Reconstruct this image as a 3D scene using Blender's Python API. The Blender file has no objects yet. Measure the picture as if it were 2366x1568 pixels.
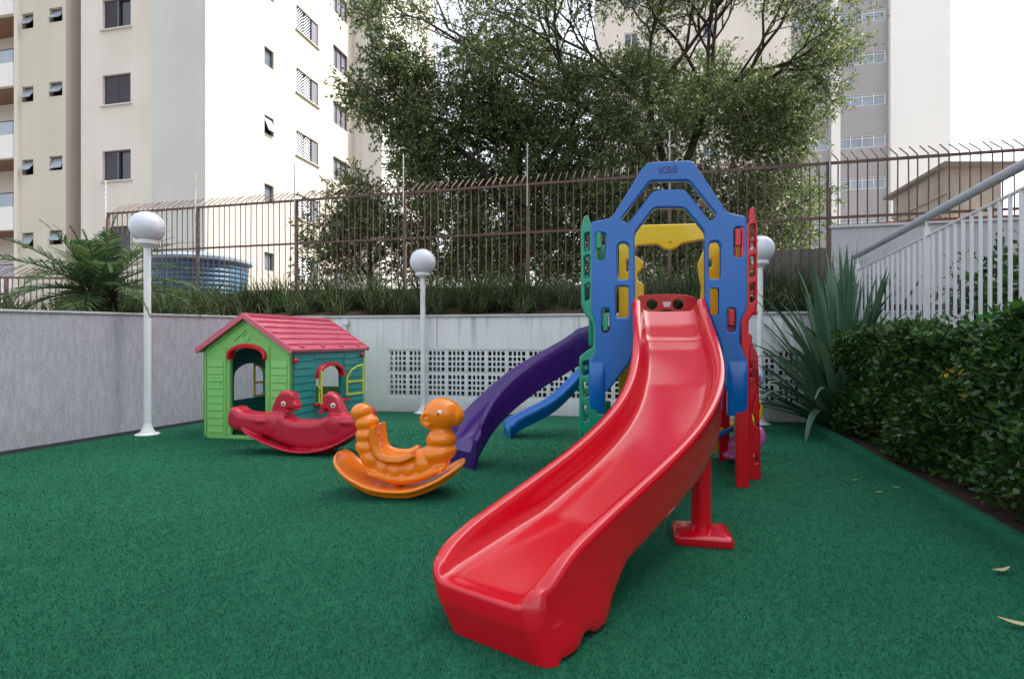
import bpy, math, random
import numpy as np
from mathutils import Vector, Matrix, noise
R = math.radians
rnd = random.Random(7)
nr = np.random.default_rng(11)
SC = bpy.context.scene
COL = SC.collection

# ------------------------------------------------------------------ camera
F = 1280.0                      # focal length in measuring units (picture 2366 x 1568)
cam = bpy.data.cameras.new('camera'); co = bpy.data.objects.new('camera', cam); COL.objects.link(co)
co.location = (0, 0, 1.0); co.rotation_euler = (R(90), 0, 0)
cam.sensor_width = 36; cam.lens = 36*F/2366; cam.shift_y = 2/2366
cam.clip_start = .05; cam.clip_end = 900
SC.camera = co
# ------------------------------------------------------------------ light
SUN_EL, SUN_AZ = 52, 8          # azimuth measured from +X towards +Y
w = bpy.data.worlds.new('World'); SC.world = w; w.use_nodes = True
nt = w.node_tree; bg = nt.nodes['Background']
sk = nt.nodes.new('ShaderNodeTexSky'); sk.sky_type = 'NISHITA'; sk.sun_disc = False
sk.sun_elevation = R(SUN_EL); sk.sun_rotation = R(90-SUN_AZ); sk.dust_density = 5; sk.air_density = 1.3; sk.ozone_density = .6
hs = nt.nodes.new('ShaderNodeHueSaturation'); hs.inputs['Saturation'].default_value = .42
nt.links.new(sk.outputs[0], hs.inputs['Color']); nt.links.new(hs.outputs[0], bg.inputs[0]); bg.inputs[1].default_value = .15
sl = bpy.data.lights.new('sun', 'SUN'); sl.energy = 2.9; sl.angle = R(.5); sl.color = (1, .95, .88)
so = bpy.data.objects.new('sun', sl); COL.objects.link(so)
sd = Vector((math.cos(R(SUN_EL))*math.cos(R(SUN_AZ)), math.cos(R(SUN_EL))*math.sin(R(SUN_AZ)), math.sin(R(SUN_EL))))
so.rotation_euler = sd.to_track_quat('Z', 'Y').to_euler(); so.location = (20, 5, 30)
SC.view_settings.view_transform = 'Standard'; SC.view_settings.look = 'None'
SC.view_settings.gamma = 1; SC.view_settings.use_curve_mapping = False
SC.view_settings.exposure = 1.52

# ------------------------------------------------------------------ frames of reference
U = Vector((math.cos(R(13)), -math.sin(R(13)), 0)); V = Vector((math.sin(R(13)), math.cos(R(13)), 0)); Z = Vector((0, 0, 1))
def P(x, y, d): return Vector(((x-1183)/F*d, d, 1-(y-786)/F*d))
def G(x, y):
    d = F/(y-786); return Vector(((x-1183)/F*d, d, 0))
def onplane(x, y, O, D=U):      # (distance along D from O, height) of the wall point seen at x, y
    a = (x-1183)/F; u = (a*O[1]-O[0])/(D[0]-a*D[1]); d = O[1]+u*D[1]
    return u, 1-(y-786)/F*d
# ------------------------------------------------------------------ tagging
def tag(o, label=None, cat=None, group=None, kind=None):
    if label: o['label'] = label
    if cat: o['category'] = cat
    if group: o['group'] = group
    if kind: o['kind'] = kind
    return o
def thing(name, loc, label, cat, group=None, rz=0):
    o = bpy.data.objects.new(name, None); COL.objects.link(o); o.location = loc; o.rotation_euler[2] = rz
    o.empty_display_size = .2
    return tag(o, label, cat, group)
def copy_tree(o, parent=None):
    c = o.copy(); COL.objects.link(c)
    if parent: c.parent = parent
    for ch in o.children: copy_tree(ch, c)
    return c
def rootloc(o):
    v = Vector((0, 0, 0))
    while o is not None: v += o.location; o = o.parent
    return v
# ------------------------------------------------------------------ materials
def sv(v): return tuple((c/255/12.92 if c/255 <= .04045 else ((c/255+.055)/1.055)**2.4) for c in v)+(1,)
def mat(name, col, rough=.5, bump=0, bscale=50, var=.08, vscale=3, metal=0, coat=0, spec=.5, stretch=(1, 1, 1), detail=6):
    m = bpy.data.materials.new(name); m.use_nodes = True; n = m.node_tree; b = n.nodes['Principled BSDF']
    c = tuple(col)[:3]+(1,)
    tc = n.nodes.new('ShaderNodeTexCoord'); mp = n.nodes.new('ShaderNodeMapping'); mp.inputs['Scale'].default_value = stretch
    n.links.new(tc.outputs['Object'], mp.inputs[0])
    t = n.nodes.new('ShaderNodeTexNoise'); t.inputs['Scale'].default_value = vscale; t.inputs['Detail'].default_value = detail
    n.links.new(mp.outputs[0], t.inputs[0])
    r = n.nodes.new('ShaderNodeValToRGB'); r.color_ramp.elements[0].position = .3; r.color_ramp.elements[1].position = .7
    r.color_ramp.elements[0].color = tuple(x*(1-var) for x in c[:3])+(1,); r.color_ramp.elements[1].color = tuple(min(1, x*(1+var)) for x in c[:3])+(1,)
    n.links.new(t.outputs['Fac'], r.inputs[0]); n.links.new(r.outputs[0], b.inputs['Base Color'])
    b.inputs['Roughness'].default_value = rough; b.inputs['Metallic'].default_value = metal
    b.inputs['Coat Weight'].default_value = coat; b.inputs['Specular IOR Level'].default_value = spec
    if bump:
        t2 = n.nodes.new('ShaderNodeTexNoise'); t2.inputs['Scale'].default_value = bscale; t2.inputs['Detail'].default_value = 4
        n.links.new(mp.outputs[0], t2.inputs[0])
        bp = n.nodes.new('ShaderNodeBump'); bp.inputs['Strength'].default_value = bump; bp.inputs['Distance'].default_value = .01
        n.links.new(t2.outputs['Fac'], bp.inputs['Height']); n.links.new(bp.outputs[0], b.inputs['Normal'])
    return m
def plastic(name, col, rough=.24):
    m = mat(name, col, rough, .02, 30, .05, 1.3, coat=.35)
    n = m.node_tree; b = n.nodes['Principled BSDF']; b.inputs['Coat Roughness'].default_value = .12
    t = n.nodes.new('ShaderNodeTexNoise'); t.inputs['Scale'].default_value = 14; t.inputs['Detail'].default_value = 8; t.inputs['Roughness'].default_value = .7
    tc = [x for x in n.nodes if x.type == 'TEX_COORD'][0]; n.links.new(tc.outputs['Object'], t.inputs[0])
    mr = n.nodes.new('ShaderNodeMapRange'); mr.inputs[1].default_value = .35; mr.inputs[2].default_value = .7
    mr.inputs[3].default_value = rough*.85; mr.inputs[4].default_value = rough*1.2
    n.links.new(t.outputs['Fac'], mr.inputs[0]); n.links.new(mr.outputs[0], b.inputs['Roughness'])
    return m
def leafmat(name, cols, rough=.45, trans=.35):
    m = bpy.data.materials.new(name); m.use_nodes = True; n = m.node_tree; b = n.nodes['Principled BSDF']; out = n.nodes['Material Output']
    g = n.nodes.new('ShaderNodeNewGeometry'); r = n.nodes.new('ShaderNodeValToRGB')
    e = r.color_ramp.elements
    while len(e) < len(cols): e.new(.5)
    for i, c in enumerate(cols): e[i].position = i/(len(cols)-1); e[i].color = tuple(c)+(1,)
    n.links.new(g.outputs['Random Per Island'], r.inputs[0]); n.links.new(r.outputs[0], b.inputs['Base Color'])
    b.inputs['Roughness'].default_value = rough
    tr = n.nodes.new('ShaderNodeBsdfTranslucent'); mx = n.nodes.new('ShaderNodeMixShader'); mx.inputs[0].default_value = trans
    n.links.new(r.outputs[0], tr.inputs[0]); n.links.new(b.outputs[0], mx.inputs[1]); n.links.new(tr.outputs[0], mx.inputs[2]); n.links.new(mx.outputs[0], out.inputs[0])
    return m
def wallmat(name, c1, streak=.25, bump=.25, rough=.85, vs=(9, 9, .7), dirt=.35, dscale=1.1, drip=None):
    m = bpy.data.materials.new(name); m.use_nodes = True; n = m.node_tree; b = n.nodes['Principled BSDF']; b.inputs['Roughness'].default_value = rough
    tc = n.nodes.new('ShaderNodeTexCoord'); mp = n.nodes.new('ShaderNodeMapping'); mp.inputs['Scale'].default_value = vs
    n.links.new(tc.outputs['Object'], mp.inputs[0])
    t = n.nodes.new('ShaderNodeTexNoise'); t.inputs['Scale'].default_value = 1; t.inputs['Detail'].default_value = 9; t.inputs['Roughness'].default_value = .65; n.links.new(mp.outputs[0], t.inputs[0])
    r = n.nodes.new('ShaderNodeValToRGB'); r.color_ramp.elements[0].position = .32; r.color_ramp.elements[1].position = .68
    r.color_ramp.elements[0].color = tuple(x*(1-streak) for x in c1[:3])+(1,); r.color_ramp.elements[1].color = tuple(c1[:3])+(1,)
    n.links.new(t.outputs['Fac'], r.inputs[0])
    t3 = n.nodes.new('ShaderNodeTexNoise'); t3.inputs['Scale'].default_value = dscale; t3.inputs['Detail'].default_value = 5; n.links.new(tc.outputs['Object'], t3.inputs[0])
    mr = n.nodes.new('ShaderNodeMapRange'); mr.inputs[1].default_value = .4; mr.inputs[2].default_value = .75; mr.inputs[3].default_value = 0; mr.inputs[4].default_value = dirt
    n.links.new(t3.outputs['Fac'], mr.inputs[0])
    mx = n.nodes.new('ShaderNodeMixRGB'); mx.inputs[2].default_value = (c1[0]*.62, c1[1]*.6, c1[2]*.56, 1); n.links.new(mr.outputs[0], mx.inputs[0]); n.links.new(r.outputs[0], mx.inputs[1])
    last_ = mx.outputs[0]
    if drip:
        sx_ = n.nodes.new('ShaderNodeSeparateXYZ'); n.links.new(tc.outputs['Object'], sx_.inputs[0])
        mp2 = n.nodes.new('ShaderNodeMapping'); mp2.inputs['Scale'].default_value = (7, 7, .35); n.links.new(tc.outputs['Object'], mp2.inputs[0])
        td = n.nodes.new('ShaderNodeTexNoise'); td.inputs['Scale'].default_value = 1.6; td.inputs['Detail'].default_value = 6; n.links.new(mp2.outputs[0], td.inputs[0])
        def rng(src, a, b_, c, d_):
            q = n.nodes.new('ShaderNodeMapRange'); q.inputs[1].default_value = a; q.inputs[2].default_value = b_; q.inputs[3].default_value = c; q.inputs[4].default_value = d_; n.links.new(src, q.inputs[0]); return q.outputs[0]
        def mul(a, b_, op='MULTIPLY'):
            q = n.nodes.new('ShaderNodeMath'); q.operation = op; n.links.new(a, q.inputs[0]); n.links.new(b_, q.inputs[1]); return q.outputs[0]
        dm_ = mul(rng(sx_.outputs['Z'], drip-.75, drip, 0, 1), rng(td.outputs['Fac'], .50, .66, 0, .75)); bs_ = mul(rng(sx_.outputs['Z'], 0, .22, 1, 0), rng(t3.outputs['Fac'], .3, .7, .15, .8))
        m9 = n.nodes.new('ShaderNodeMixRGB'); m9.inputs[2].default_value = (c1[0]*.38, c1[1]*.37, c1[2]*.33, 1); n.links.new(mul(dm_, bs_, 'MAXIMUM'), m9.inputs[0]); n.links.new(last_, m9.inputs[1]); last_ = m9.outputs[0]
    n.links.new(last_, b.inputs['Base Color'])
    t2 = n.nodes.new('ShaderNodeTexNoise'); t2.inputs['Scale'].default_value = 60; t2.inputs['Detail'].default_value = 6; n.links.new(tc.outputs['Object'], t2.inputs[0])
    bp = n.nodes.new('ShaderNodeBump'); bp.inputs['Strength'].default_value = bump; bp.inputs['Distance'].default_value = .01
    n.links.new(t2.outputs['Fac'], bp.inputs['Height']); n.links.new(bp.outputs[0], b.inputs['Normal'])
    return m
RED = plastic('red_plastic', (.62, .003, .016), .17); BLUE = plastic('blue_plastic', (.0, .135, .50), .24); GREEN = plastic('green_plastic', (.003, .30, .17))
YEL = plastic('yellow_plastic', (.85, .60, .008)); PURP = plastic('purple_plastic', (.045, .006, .16)); ORAN = plastic('orange_plastic', (.90, .23, .004), .24)
LIME = plastic('lime_plastic', (.23, .58, .15), .42); TEAL = plastic('teal_plastic', (.002, .23, .24), .45); ROOF = plastic('faded_red_plastic', (.66, .13, .20), .45)
HRED = plastic('horse_red_plastic', (.52, .006, .035), .38); PINK = plastic('pink_plastic', (.62, .16, .42)); LBLUE = plastic('light_blue_plastic', (.25, .5, .75))
YLIM = plastic('lemon_plastic', (.62, .60, .03), .4)
WHITE = mat('white_paint', (.82, .83, .86), .35, .1, 40, .04); GLOBE = mat('opal_globe', (.70, .72, .80), .22, 0, 1, .03)
BLACKP = mat('black_paint', (.01, .01, .01), .3); EYEW = mat('eye_white', (.85, .83, .7), .3)
RUST = mat('brown_fence_paint', (.14, .085, .075), .6, .4, 120, .35, 12); DRUST = mat('rusty_rail_paint', (.13, .070, .058), .6, .4, 120, .35, 12)
CONC = wallmat('grey_textured_plaster', (.50, .50, .575), .28, .7, vs=(26, 26, 7), dirt=.3); BACKW = wallmat('white_weathered_paint', (.88, .88, .90), .10, .2, vs=(9, 9, .5), dirt=.25, drip=1.42)
COPE = mat('coping_stone', (.55, .54, .55), .7, .3, 30, .15, 4)
DARKC = mat('dark_concrete', (.05, .055, .065), .9)
SOIL = mat('soil', (.045, .026, .017), .95, .8, 30, .4, 8)
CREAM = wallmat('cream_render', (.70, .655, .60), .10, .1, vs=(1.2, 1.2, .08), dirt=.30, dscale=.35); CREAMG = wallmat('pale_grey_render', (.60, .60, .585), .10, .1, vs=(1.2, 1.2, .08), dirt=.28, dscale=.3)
BEIGE = wallmat('yellow_beige_render', (.60, .57, .47), .10, .1, vs=(.9, .9, .05), dirt=.15, dscale=.4); TAN = wallmat('tan_render', (.50, .43, .38), .08, .1, vs=(.5, .5, .08), dirt=.2, dscale=.4)
WHITER = wallmat('white_render', (.78, .77, .76), .06, .1, vs=(.5, .5, .1), dirt=.1, dscale=.3); GREYR = wallmat('grey_render', (.36, .35, .36), .14, .1, vs=(.8, .8, .1), dirt=.25, dscale=.4)
LIT = wallmat('sunlit_cream_render', (.42, .385, .335), .12, .1, vs=(.8, .8, .06), dirt=.22, dscale=.3)  # copy of the cream render, darkened for the faces in full sun
OLDC = wallmat('old_beige_concrete', (.36, .34, .31), .3, .3, vs=(1.5, 1.5, .3), dirt=.5, dscale=.8)
FRAME = mat('bronze_window_frame', (.06, .055, .06), .4); SHUT = mat('grey_shutter', (.15, .15, .19), .45); WFRAME = mat('white_window_frame', (.75, .75, .78), .4)
WOODC = mat('balcony_ceiling_wood', (.25, .12, .07), .5); TILE = mat('red_roof_tile', (.28, .07, .045), .8, .4, 20, .3, 6)
TANKM = mat('blue_tank_plastic', (.035, .10, .18), .5, .2, 8, .15, 3); TANKL = mat('grey_tank_lid', (.18, .23, .28), .6)
def glassmat(name, col, rough=.08):
    m = mat(name, col, rough, .05, 2, .2, .6, spec=.8); return m
GLASS = glassmat('window_glass', (.10, .12, .15)); GLASSD = glassmat('dark_window_glass', (.02, .02, .025)); GLASSB = glassmat('pale_window_glass', (.26, .30, .36), .15)
LEAFD = leafmat('dark_tree_leaf', [(.034, .066, .028), (.08, .13, .045), (.15, .20, .065), (.27, .30, .10)], .5, .42)
LEAFM = leafmat('mid_tree_leaf', [(.06, .105, .042), (.10, .16, .055), (.16, .215, .075), (.27, .30, .11)], .5, .45)
HEDGEL = leafmat('hedge_leaf', [(.018, .048, .016), (.034, .088, .022), (.06, .15, .032), (.12, .24, .045)], .28, .25)
YLEAF = leafmat('yellow_leaf', [(.55, .36, .03), (.65, .48, .06)], .5, .3); DRYL = leafmat('dry_leaf', [(.62, .52, .22), (.70, .62, .36)], .6, .3)
GRASSM = leafmat('ornamental_grass_blade', [(.020, .040, .014), (.035, .07, .02), (.06, .11, .03), (.14, .15, .07)], .5)
FLAX = leafmat('flax_leaf', [(.040, .10, .060), (.08, .17, .10), (.17, .28, .18)], .32, .15); PALML = leafmat('palm_leaflet', [(.035, .085, .04), (.075, .15, .055), (.22, .30, .09)], .4, .4)
BARK = mat('bark', (.055, .042, .034), .9, .6, 30, .3, 10); PALMT = mat('palm_trunk', (.05, .028, .022), .95, .9, 25, .4, 14); STEM = mat('hedge_stem', (.07, .05, .04), .9, .5, 40, .3, 12)
# carpet
m = bpy.data.materials.new('green_artificial_turf'); m.use_nodes = True; n = m.node_tree; b = n.nodes['Principled BSDF']; CARPET = m
b.inputs['Roughness'].default_value = .85; b.inputs['Specular IOR Level'].default_value = .25; b.inputs['Sheen Weight'].default_value = .0; b.inputs['Sheen Tint'].default_value = (.35, .9, .7, 1)
tc = n.nodes.new('ShaderNodeTexCoord')
def nz(scale, det, rot=None, sc=(1, 1, 1)):
    mp = n.nodes.new('ShaderNodeMapping'); mp.inputs['Scale'].default_value = sc
    if rot: mp.inputs['Rotation'].default_value = rot
    t = n.nodes.new('ShaderNodeTexNoise'); t.inputs['Scale'].default_value = scale; t.inputs['Detail'].default_value = det; t.inputs['Roughness'].default_value = .7
    n.links.new(tc.outputs['Object'], mp.inputs[0]); n.links.new(mp.outputs[0], t.inputs[0]); return t
a1 = nz(165, 3); a2 = nz(1.3, 3); a3 = nz(26, 4, (0, 0, R(13)), (1, .45, 1))
r1 = n.nodes.new('ShaderNodeValToRGB'); r1.color_ramp.elements[0].position = .30; r1.color_ramp.elements[1].position = .72
r1.color_ramp.elements[0].color = (.002, .050, .026, 1); r1.color_ramp.elements[1].color = (.018, .215, .108, 1)
mm = n.nodes.new('ShaderNodeMath'); mm.operation = 'ADD'; m2 = n.nodes.new('ShaderNodeMath'); m2.operation = 'MULTIPLY_ADD'; m2.inputs[1].default_value = .22
n.links.new(a2.outputs['Fac'], m2.inputs[0]); 
m3 = n.nodes.new('ShaderNodeMath'); m3.operation = 'MULTIPLY'; m3.inputs[1].default_value = .45; n.links.new(a1.outputs['Fac'], m3.inputs[0])
n.links.new(m3.outputs[0], m2.inputs[2])
m4 = n.nodes.new('ShaderNodeMath'); m4.operation = 'MULTIPLY_ADD'; m4.inputs[1].default_value = .35; n.links.new(a3.outputs['Fac'], m4.inputs[0]); n.links.new(m2.outputs[0], m4.inputs[2])
m5 = n.nodes.new('ShaderNodeMath'); m5.operation = 'SUBTRACT'; m5.inputs[1].default_value = -.01; n.links.new(m4.outputs[0], m5.inputs[0])
n.links.new(m5.outputs[0], r1.inputs[0]); n.links.new(r1.outputs[0], b.inputs['Base Color'])
bp = n.nodes.new('ShaderNodeBump'); bp.inputs['Strength'].default_value = .9; bp.inputs['Distance'].default_value = .008
n.links.new(a1.outputs['Fac'], bp.inputs['Height']); n.links.new(bp.outputs[0], b.inputs['Normal'])

# ------------------------------------------------------------------ mesh helpers
class MB:
    def __init__(s): s.v = []; s.f = []; s.m = []
    def add(s, vs, fs, mi=0):
        k = len(s.v); s.v += [Vector(x) for x in vs]; s.f += [tuple(i+k for i in f) for f in fs]; s.m += [mi]*len(fs)
    def box(s, c, size, ax=None, mi=0):
        a = ax or (Vector((1, 0, 0)), Vector((0, 1, 0)), Z); c = Vector(c); h = [x/2 for x in size]
        vs = [c+a[0]*h[0]*i+a[1]*h[1]*j+a[2]*h[2]*k for k in (-1, 1) for j in (-1, 1) for i in (-1, 1)]
        s.add(vs, [(0, 2, 3, 1), (4, 5, 7, 6), (0, 1, 5, 4), (2, 6, 7, 3), (0, 4, 6, 2), (1, 3, 7, 5)], mi)
    def loft(s, rings, closed=True, caps=True, mi=0):
        n = len(rings[0]); vs = [p for r in rings for p in r]; fs = []
        for i in range(len(rings)-1):
            for j in range(n if closed else n-1):
                j2 = (j+1) % n; fs.append((i*n+j, i*n+j2, (i+1)*n+j2, (i+1)*n+j))
        if caps and closed: fs.append(tuple(range(n-1, -1, -1))); fs.append(tuple((len(rings)-1)*n+j for j in range(n)))
        s.add(vs, fs, mi)
    def tube(s, pts, rad, n=8, mi=0):
        pts = [Vector(p) for p in pts]
        if not hasattr(rad, '__len__'): rad = [rad]*len(pts)
        rings = []; prev = None
        for i, p in enumerate(pts):
            t = (pts[min(i+1, len(pts)-1)]-pts[max(i-1, 0)]).normalized()
            if prev is None: a = t.cross(Z if abs(t.z) < .9 else Vector((1, 0, 0))).normalized()
            else: a = (prev-t*prev.dot(t)).normalized()
            prev = a; b = t.cross(a)
            rings.append([p+(a*math.cos(k*2*math.pi/n)+b*math.sin(k*2*math.pi/n))*rad[i] for k in range(n)])
        s.loft(rings, True, True, mi)
    def lathe(s, prof, c=(0, 0, 0), n=24, mi=0):
        c = Vector(c); s.loft([[c+Vector((r*math.cos(k*2*math.pi/n), r*math.sin(k*2*math.pi/n), z)) for k in range(n)] for r, z in prof], True, True, mi)
    def ball(s, c, r, n=16, mi=0, ax=None):
        r = r if hasattr(r, '__len__') else (r, r, r); a = ax or (Vector((1, 0, 0)), Vector((0, 1, 0)), Z); c = Vector(c); rings = []
        for i in range(1, n):
            th = math.pi*i/n; rings.append([c+a[0]*r[0]*math.sin(th)*math.cos(k*2*math.pi/(2*n))+a[1]*r[1]*math.sin(th)*math.sin(k*2*math.pi/(2*n))-a[2]*r[2]*math.cos(th) for k in range(2*n)])
        s.loft(rings, True, True, mi)
    def blade(s, pts, wid, side, mi=0, fold=.25):
        vs = []; n = len(pts)
        for i, p in enumerate(pts):
            t = (pts[min(i+1, n-1)]-pts[max(i-1, 0)]).normalized(); nn = side.cross(t)
            if nn.length < 1e-6: nn = Z.copy()
            nn.normalize(); w_ = wid[i]/2
            vs += [p-side*w_+nn*w_*fold, p, p+side*w_+nn*w_*fold]
        s.add(vs, [(3*i+j, 3*i+j+1, 3*i+4+j, 3*i+3+j) for i in range(n-1) for j in (0, 1)], mi)
    def build(s, name, mats, parent=None, smooth=False, bevel=0, world=True, segs=2, angle=35, remesh=0, smoothit=0):
        me = bpy.data.meshes.new(name); off = rootloc(parent) if (parent and world) else Vector((0, 0, 0))
        o_ = Vector((0, 0, 0))
        if not parent and world and s.v:
            mn = Vector([min(v[i] for v in s.v) for i in range(3)]); mx = Vector([max(v[i] for v in s.v) for i in range(3)])
            o_ = Vector(((mn.x+mx.x)/2, (mn.y+mx.y)/2, mn.z)); off = o_
        me.from_pydata([tuple(v-off) for v in s.v], [], s.f)
        if not isinstance(mats, (list, tuple)): mats = [mats]
        for m_ in mats: me.materials.append(m_)
        if len(mats) > 1: me.polygons.foreach_set('material_index', s.m)
        me.update(); o = bpy.data.objects.new(name, me); COL.objects.link(o); o.location = o_
        if parent: o.parent = parent
        if smooth:
            me.polygons.foreach_set('use_smooth', [True]*len(me.polygons))
            if angle < 180 and not remesh: me.set_sharp_from_angle(angle=R(angle))
        if remesh:
            md = o.modifiers.new('remesh', 'REMESH'); md.mode = 'VOXEL'; md.voxel_size = remesh; md.use_smooth_shade = True
            if smoothit: ms = o.modifiers.new('soft', 'SMOOTH'); ms.iterations = smoothit; ms.factor = .5
        if bevel:
            mb = o.modifiers.new('bevel', 'BEVEL'); mb.width = bevel; mb.segments = segs; mb.limit_method = 'ANGLE'; mb.angle_limit = R(35)
            if not smooth: me.polygons.foreach_set('use_smooth', [True]*len(me.polygons)); me.set_sharp_from_angle(angle=R(35)); mb.harden_normals = True
        return o
def fillet(pts, r, n=4):
    out = []; N = len(pts)
    for i in range(N):
        p = Vector(pts[i]).to_2d(); a = Vector(pts[i-1]).to_2d(); c = Vector(pts[(i+1) % N]).to_2d()
        d1 = (a-p); d2 = (c-p); l = min(r, d1.length*.45, d2.length*.45)
        if d1.length < 1e-6 or d2.length < 1e-6: out.append(p); continue
        s1 = p+d1.normalized()*l; s2 = p+d2.normalized()*l
        for k in range(n+1):
            t = k/n; out.append(s1*(1-t)**2+p*2*t*(1-t)+s2*t*t)
    return out
def panelmesh(name, outline, holes, thick, bevel, O, D=U, inward=True, text=None):
    """flat cut-out (curve fill) stood upright on the line O + D*u; its front face lies on that line, thickness goes away from the camera side"""
    cu = bpy.data.curves.new(name, 'CURVE'); cu.dimensions = '2D'; cu.fill_mode = 'BOTH'; cu.extrude = max(thick/2-bevel, .0005); cu.bevel_depth = bevel; cu.bevel_resolution = 2; cu.offset = -bevel
    for loop in [outline]+holes:
        if sum(loop[i-1][0]*loop[i][1]-loop[i][0]*loop[i-1][1] for i in range(len(loop))) < 0: loop = loop[::-1]
        sp = cu.splines.new('POLY'); sp.points.add(len(loop)-1); sp.use_cyclic_u = True
        for i, q in enumerate(loop): sp.points[i].co = (q[0], q[1], 0, 1)
    ob = bpy.data.objects.new('tmp', cu); COL.objects.link(ob)
    dg = bpy.context.evaluated_depsgraph_get(); me = bpy.data.meshes.new_from_object(ob.evaluated_get(dg)); bpy.data.objects.remove(ob); bpy.data.curves.remove(cu)
    Nn = Vector((-D[1], D[0], 0)); Ov = Vector((O[0], O[1], 0)); me.name = name
    return [Ov+Vector(D)*v.co.x+Z*v.co.y+Nn*(thick/2-v.co.z) for v in me.vertices], [tuple(p.vertices) for p in me.polygons], me
def panel(name, outline, holes, thick, bevel, O, mt, parent=None, D=U, extra=None, **kw):
    vs, fs, me = panelmesh(name, outline, holes, thick, bevel, O, D); bpy.data.meshes.remove(me)
    mb = MB(); mb.add(vs, fs)
    if extra: extra(mb)
    return mb.build(name, mt, parent, smooth=True, angle=40, **kw)
def npmesh(name, verts, faces4, mats, parent=None, mi=None, loc=None):
    """verts (N,3) numpy, faces4 (M,4)"""
    me = bpy.data.meshes.new(name); off = np.array(rootloc(parent) if parent else Vector((0, 0, 0)))
    o_ = Vector((0, 0, 0))
    if parent is None: o_ = Vector((float(verts[:, 0].mean()), float(verts[:, 1].mean()), float(verts[:, 2].min()))); off = np.array(o_)
    v = (verts-off).astype(np.float32)
    me.vertices.add(len(v)); me.vertices.foreach_set('co', v.ravel())
    k = faces4.shape[1]; me.loops.add(faces4.size); me.loops.foreach_set('vertex_index', faces4.ravel().astype(np.int32))
    me.polygons.add(len(faces4)); me.polygons.foreach_set('loop_start', np.arange(0, faces4.size, k, dtype=np.int32))
    try: me.polygons.foreach_set('loop_total', np.full(len(faces4), k, dtype=np.int32))
    except Exception: pass
    if not isinstance(mats, (list, tuple)): mats = [mats]
    for m_ in mats: me.materials.append(m_)
    if mi is not None: me.polygons.foreach_set('material_index', mi.astype(np.int32))
    me.update(calc_edges=True); me.validate()
    o = bpy.data.objects.new(name, me); COL.objects.link(o); o.location = o_
    if parent: o.parent = parent
    return o
def leafverts(c, L, W, up=.3, outward=None):
    """rhombic folded leaves: c (N,3) -> two quads each (6 verts)"""
    N = len(c); d = nr.normal(size=(N, 3)); d[:, 2] += up
    if outward is not None: d += outward
    d /= np.linalg.norm(d, axis=1, keepdims=True); s = np.cross(d, nr.normal(size=(N, 3))); s /= np.linalg.norm(s, axis=1, keepdims=True); nn = np.cross(d, s)
    l = (L*nr.uniform(.4, 1.4, N))[:, None]; w_ = (W*nr.uniform(.7, 1.2, N))[:, None]
    a = c; e = c+d*l; m1 = c+d*l*.45; q1 = m1+s*w_*.5+nn*w_*.18; q2 = m1-s*w_*.5+nn*w_*.18; mid = m1-nn*w_*.02
    # verts: a, q1, e, q2, mid
    vs = np.stack([a, q1, e, q2], 1).reshape(-1, 3); f = np.arange(N*4).reshape(N, 4)
    return vs, f
def facade(mb, O, D, N, u0, u1, z0, z1, wins, rec=.18, mi=0):
    """wall skin with real recessed openings; wins = (ua, ub, za, zb); N points into the wall"""
    O = Vector((O[0], O[1], 0)); D = Vector(D); N = Vector(N)
    us = sorted({u0, u1, *[x for w_ in wins for x in w_[:2]]}); zs = sorted({z0, z1, *[x for w_ in wins for x in w_[2:]]})
    us = [x for x in us if u0 <= x <= u1]; zs = [x for x in zs if z0 <= x <= z1]
    pt = lambda u, z, k=0: O+D*u+N*k+Z*z
    for a, b_ in zip(us, us[1:]):
        for c, e in zip(zs, zs[1:]):
            um, zm = (a+b_)/2, (c+e)/2
            if any(w_[0] < um < w_[1] and w_[2] < zm < w_[3] for w_ in wins): continue
            mb.add([pt(a, c), pt(b_, c), pt(b_, e), pt(a, e)], [(0, 1, 2, 3)], mi)
    for w_ in wins:
        a, b_, c, e = w_
        mb.add([pt(a, c), pt(b_, c), pt(b_, e), pt(a, e), pt(a, c, rec), pt(b_, c, rec), pt(b_, e, rec), pt(a, e, rec)], [(0, 1, 5, 4), (1, 2, 6, 5), (2, 3, 7, 6), (3, 0, 4, 7)], mi)
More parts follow.
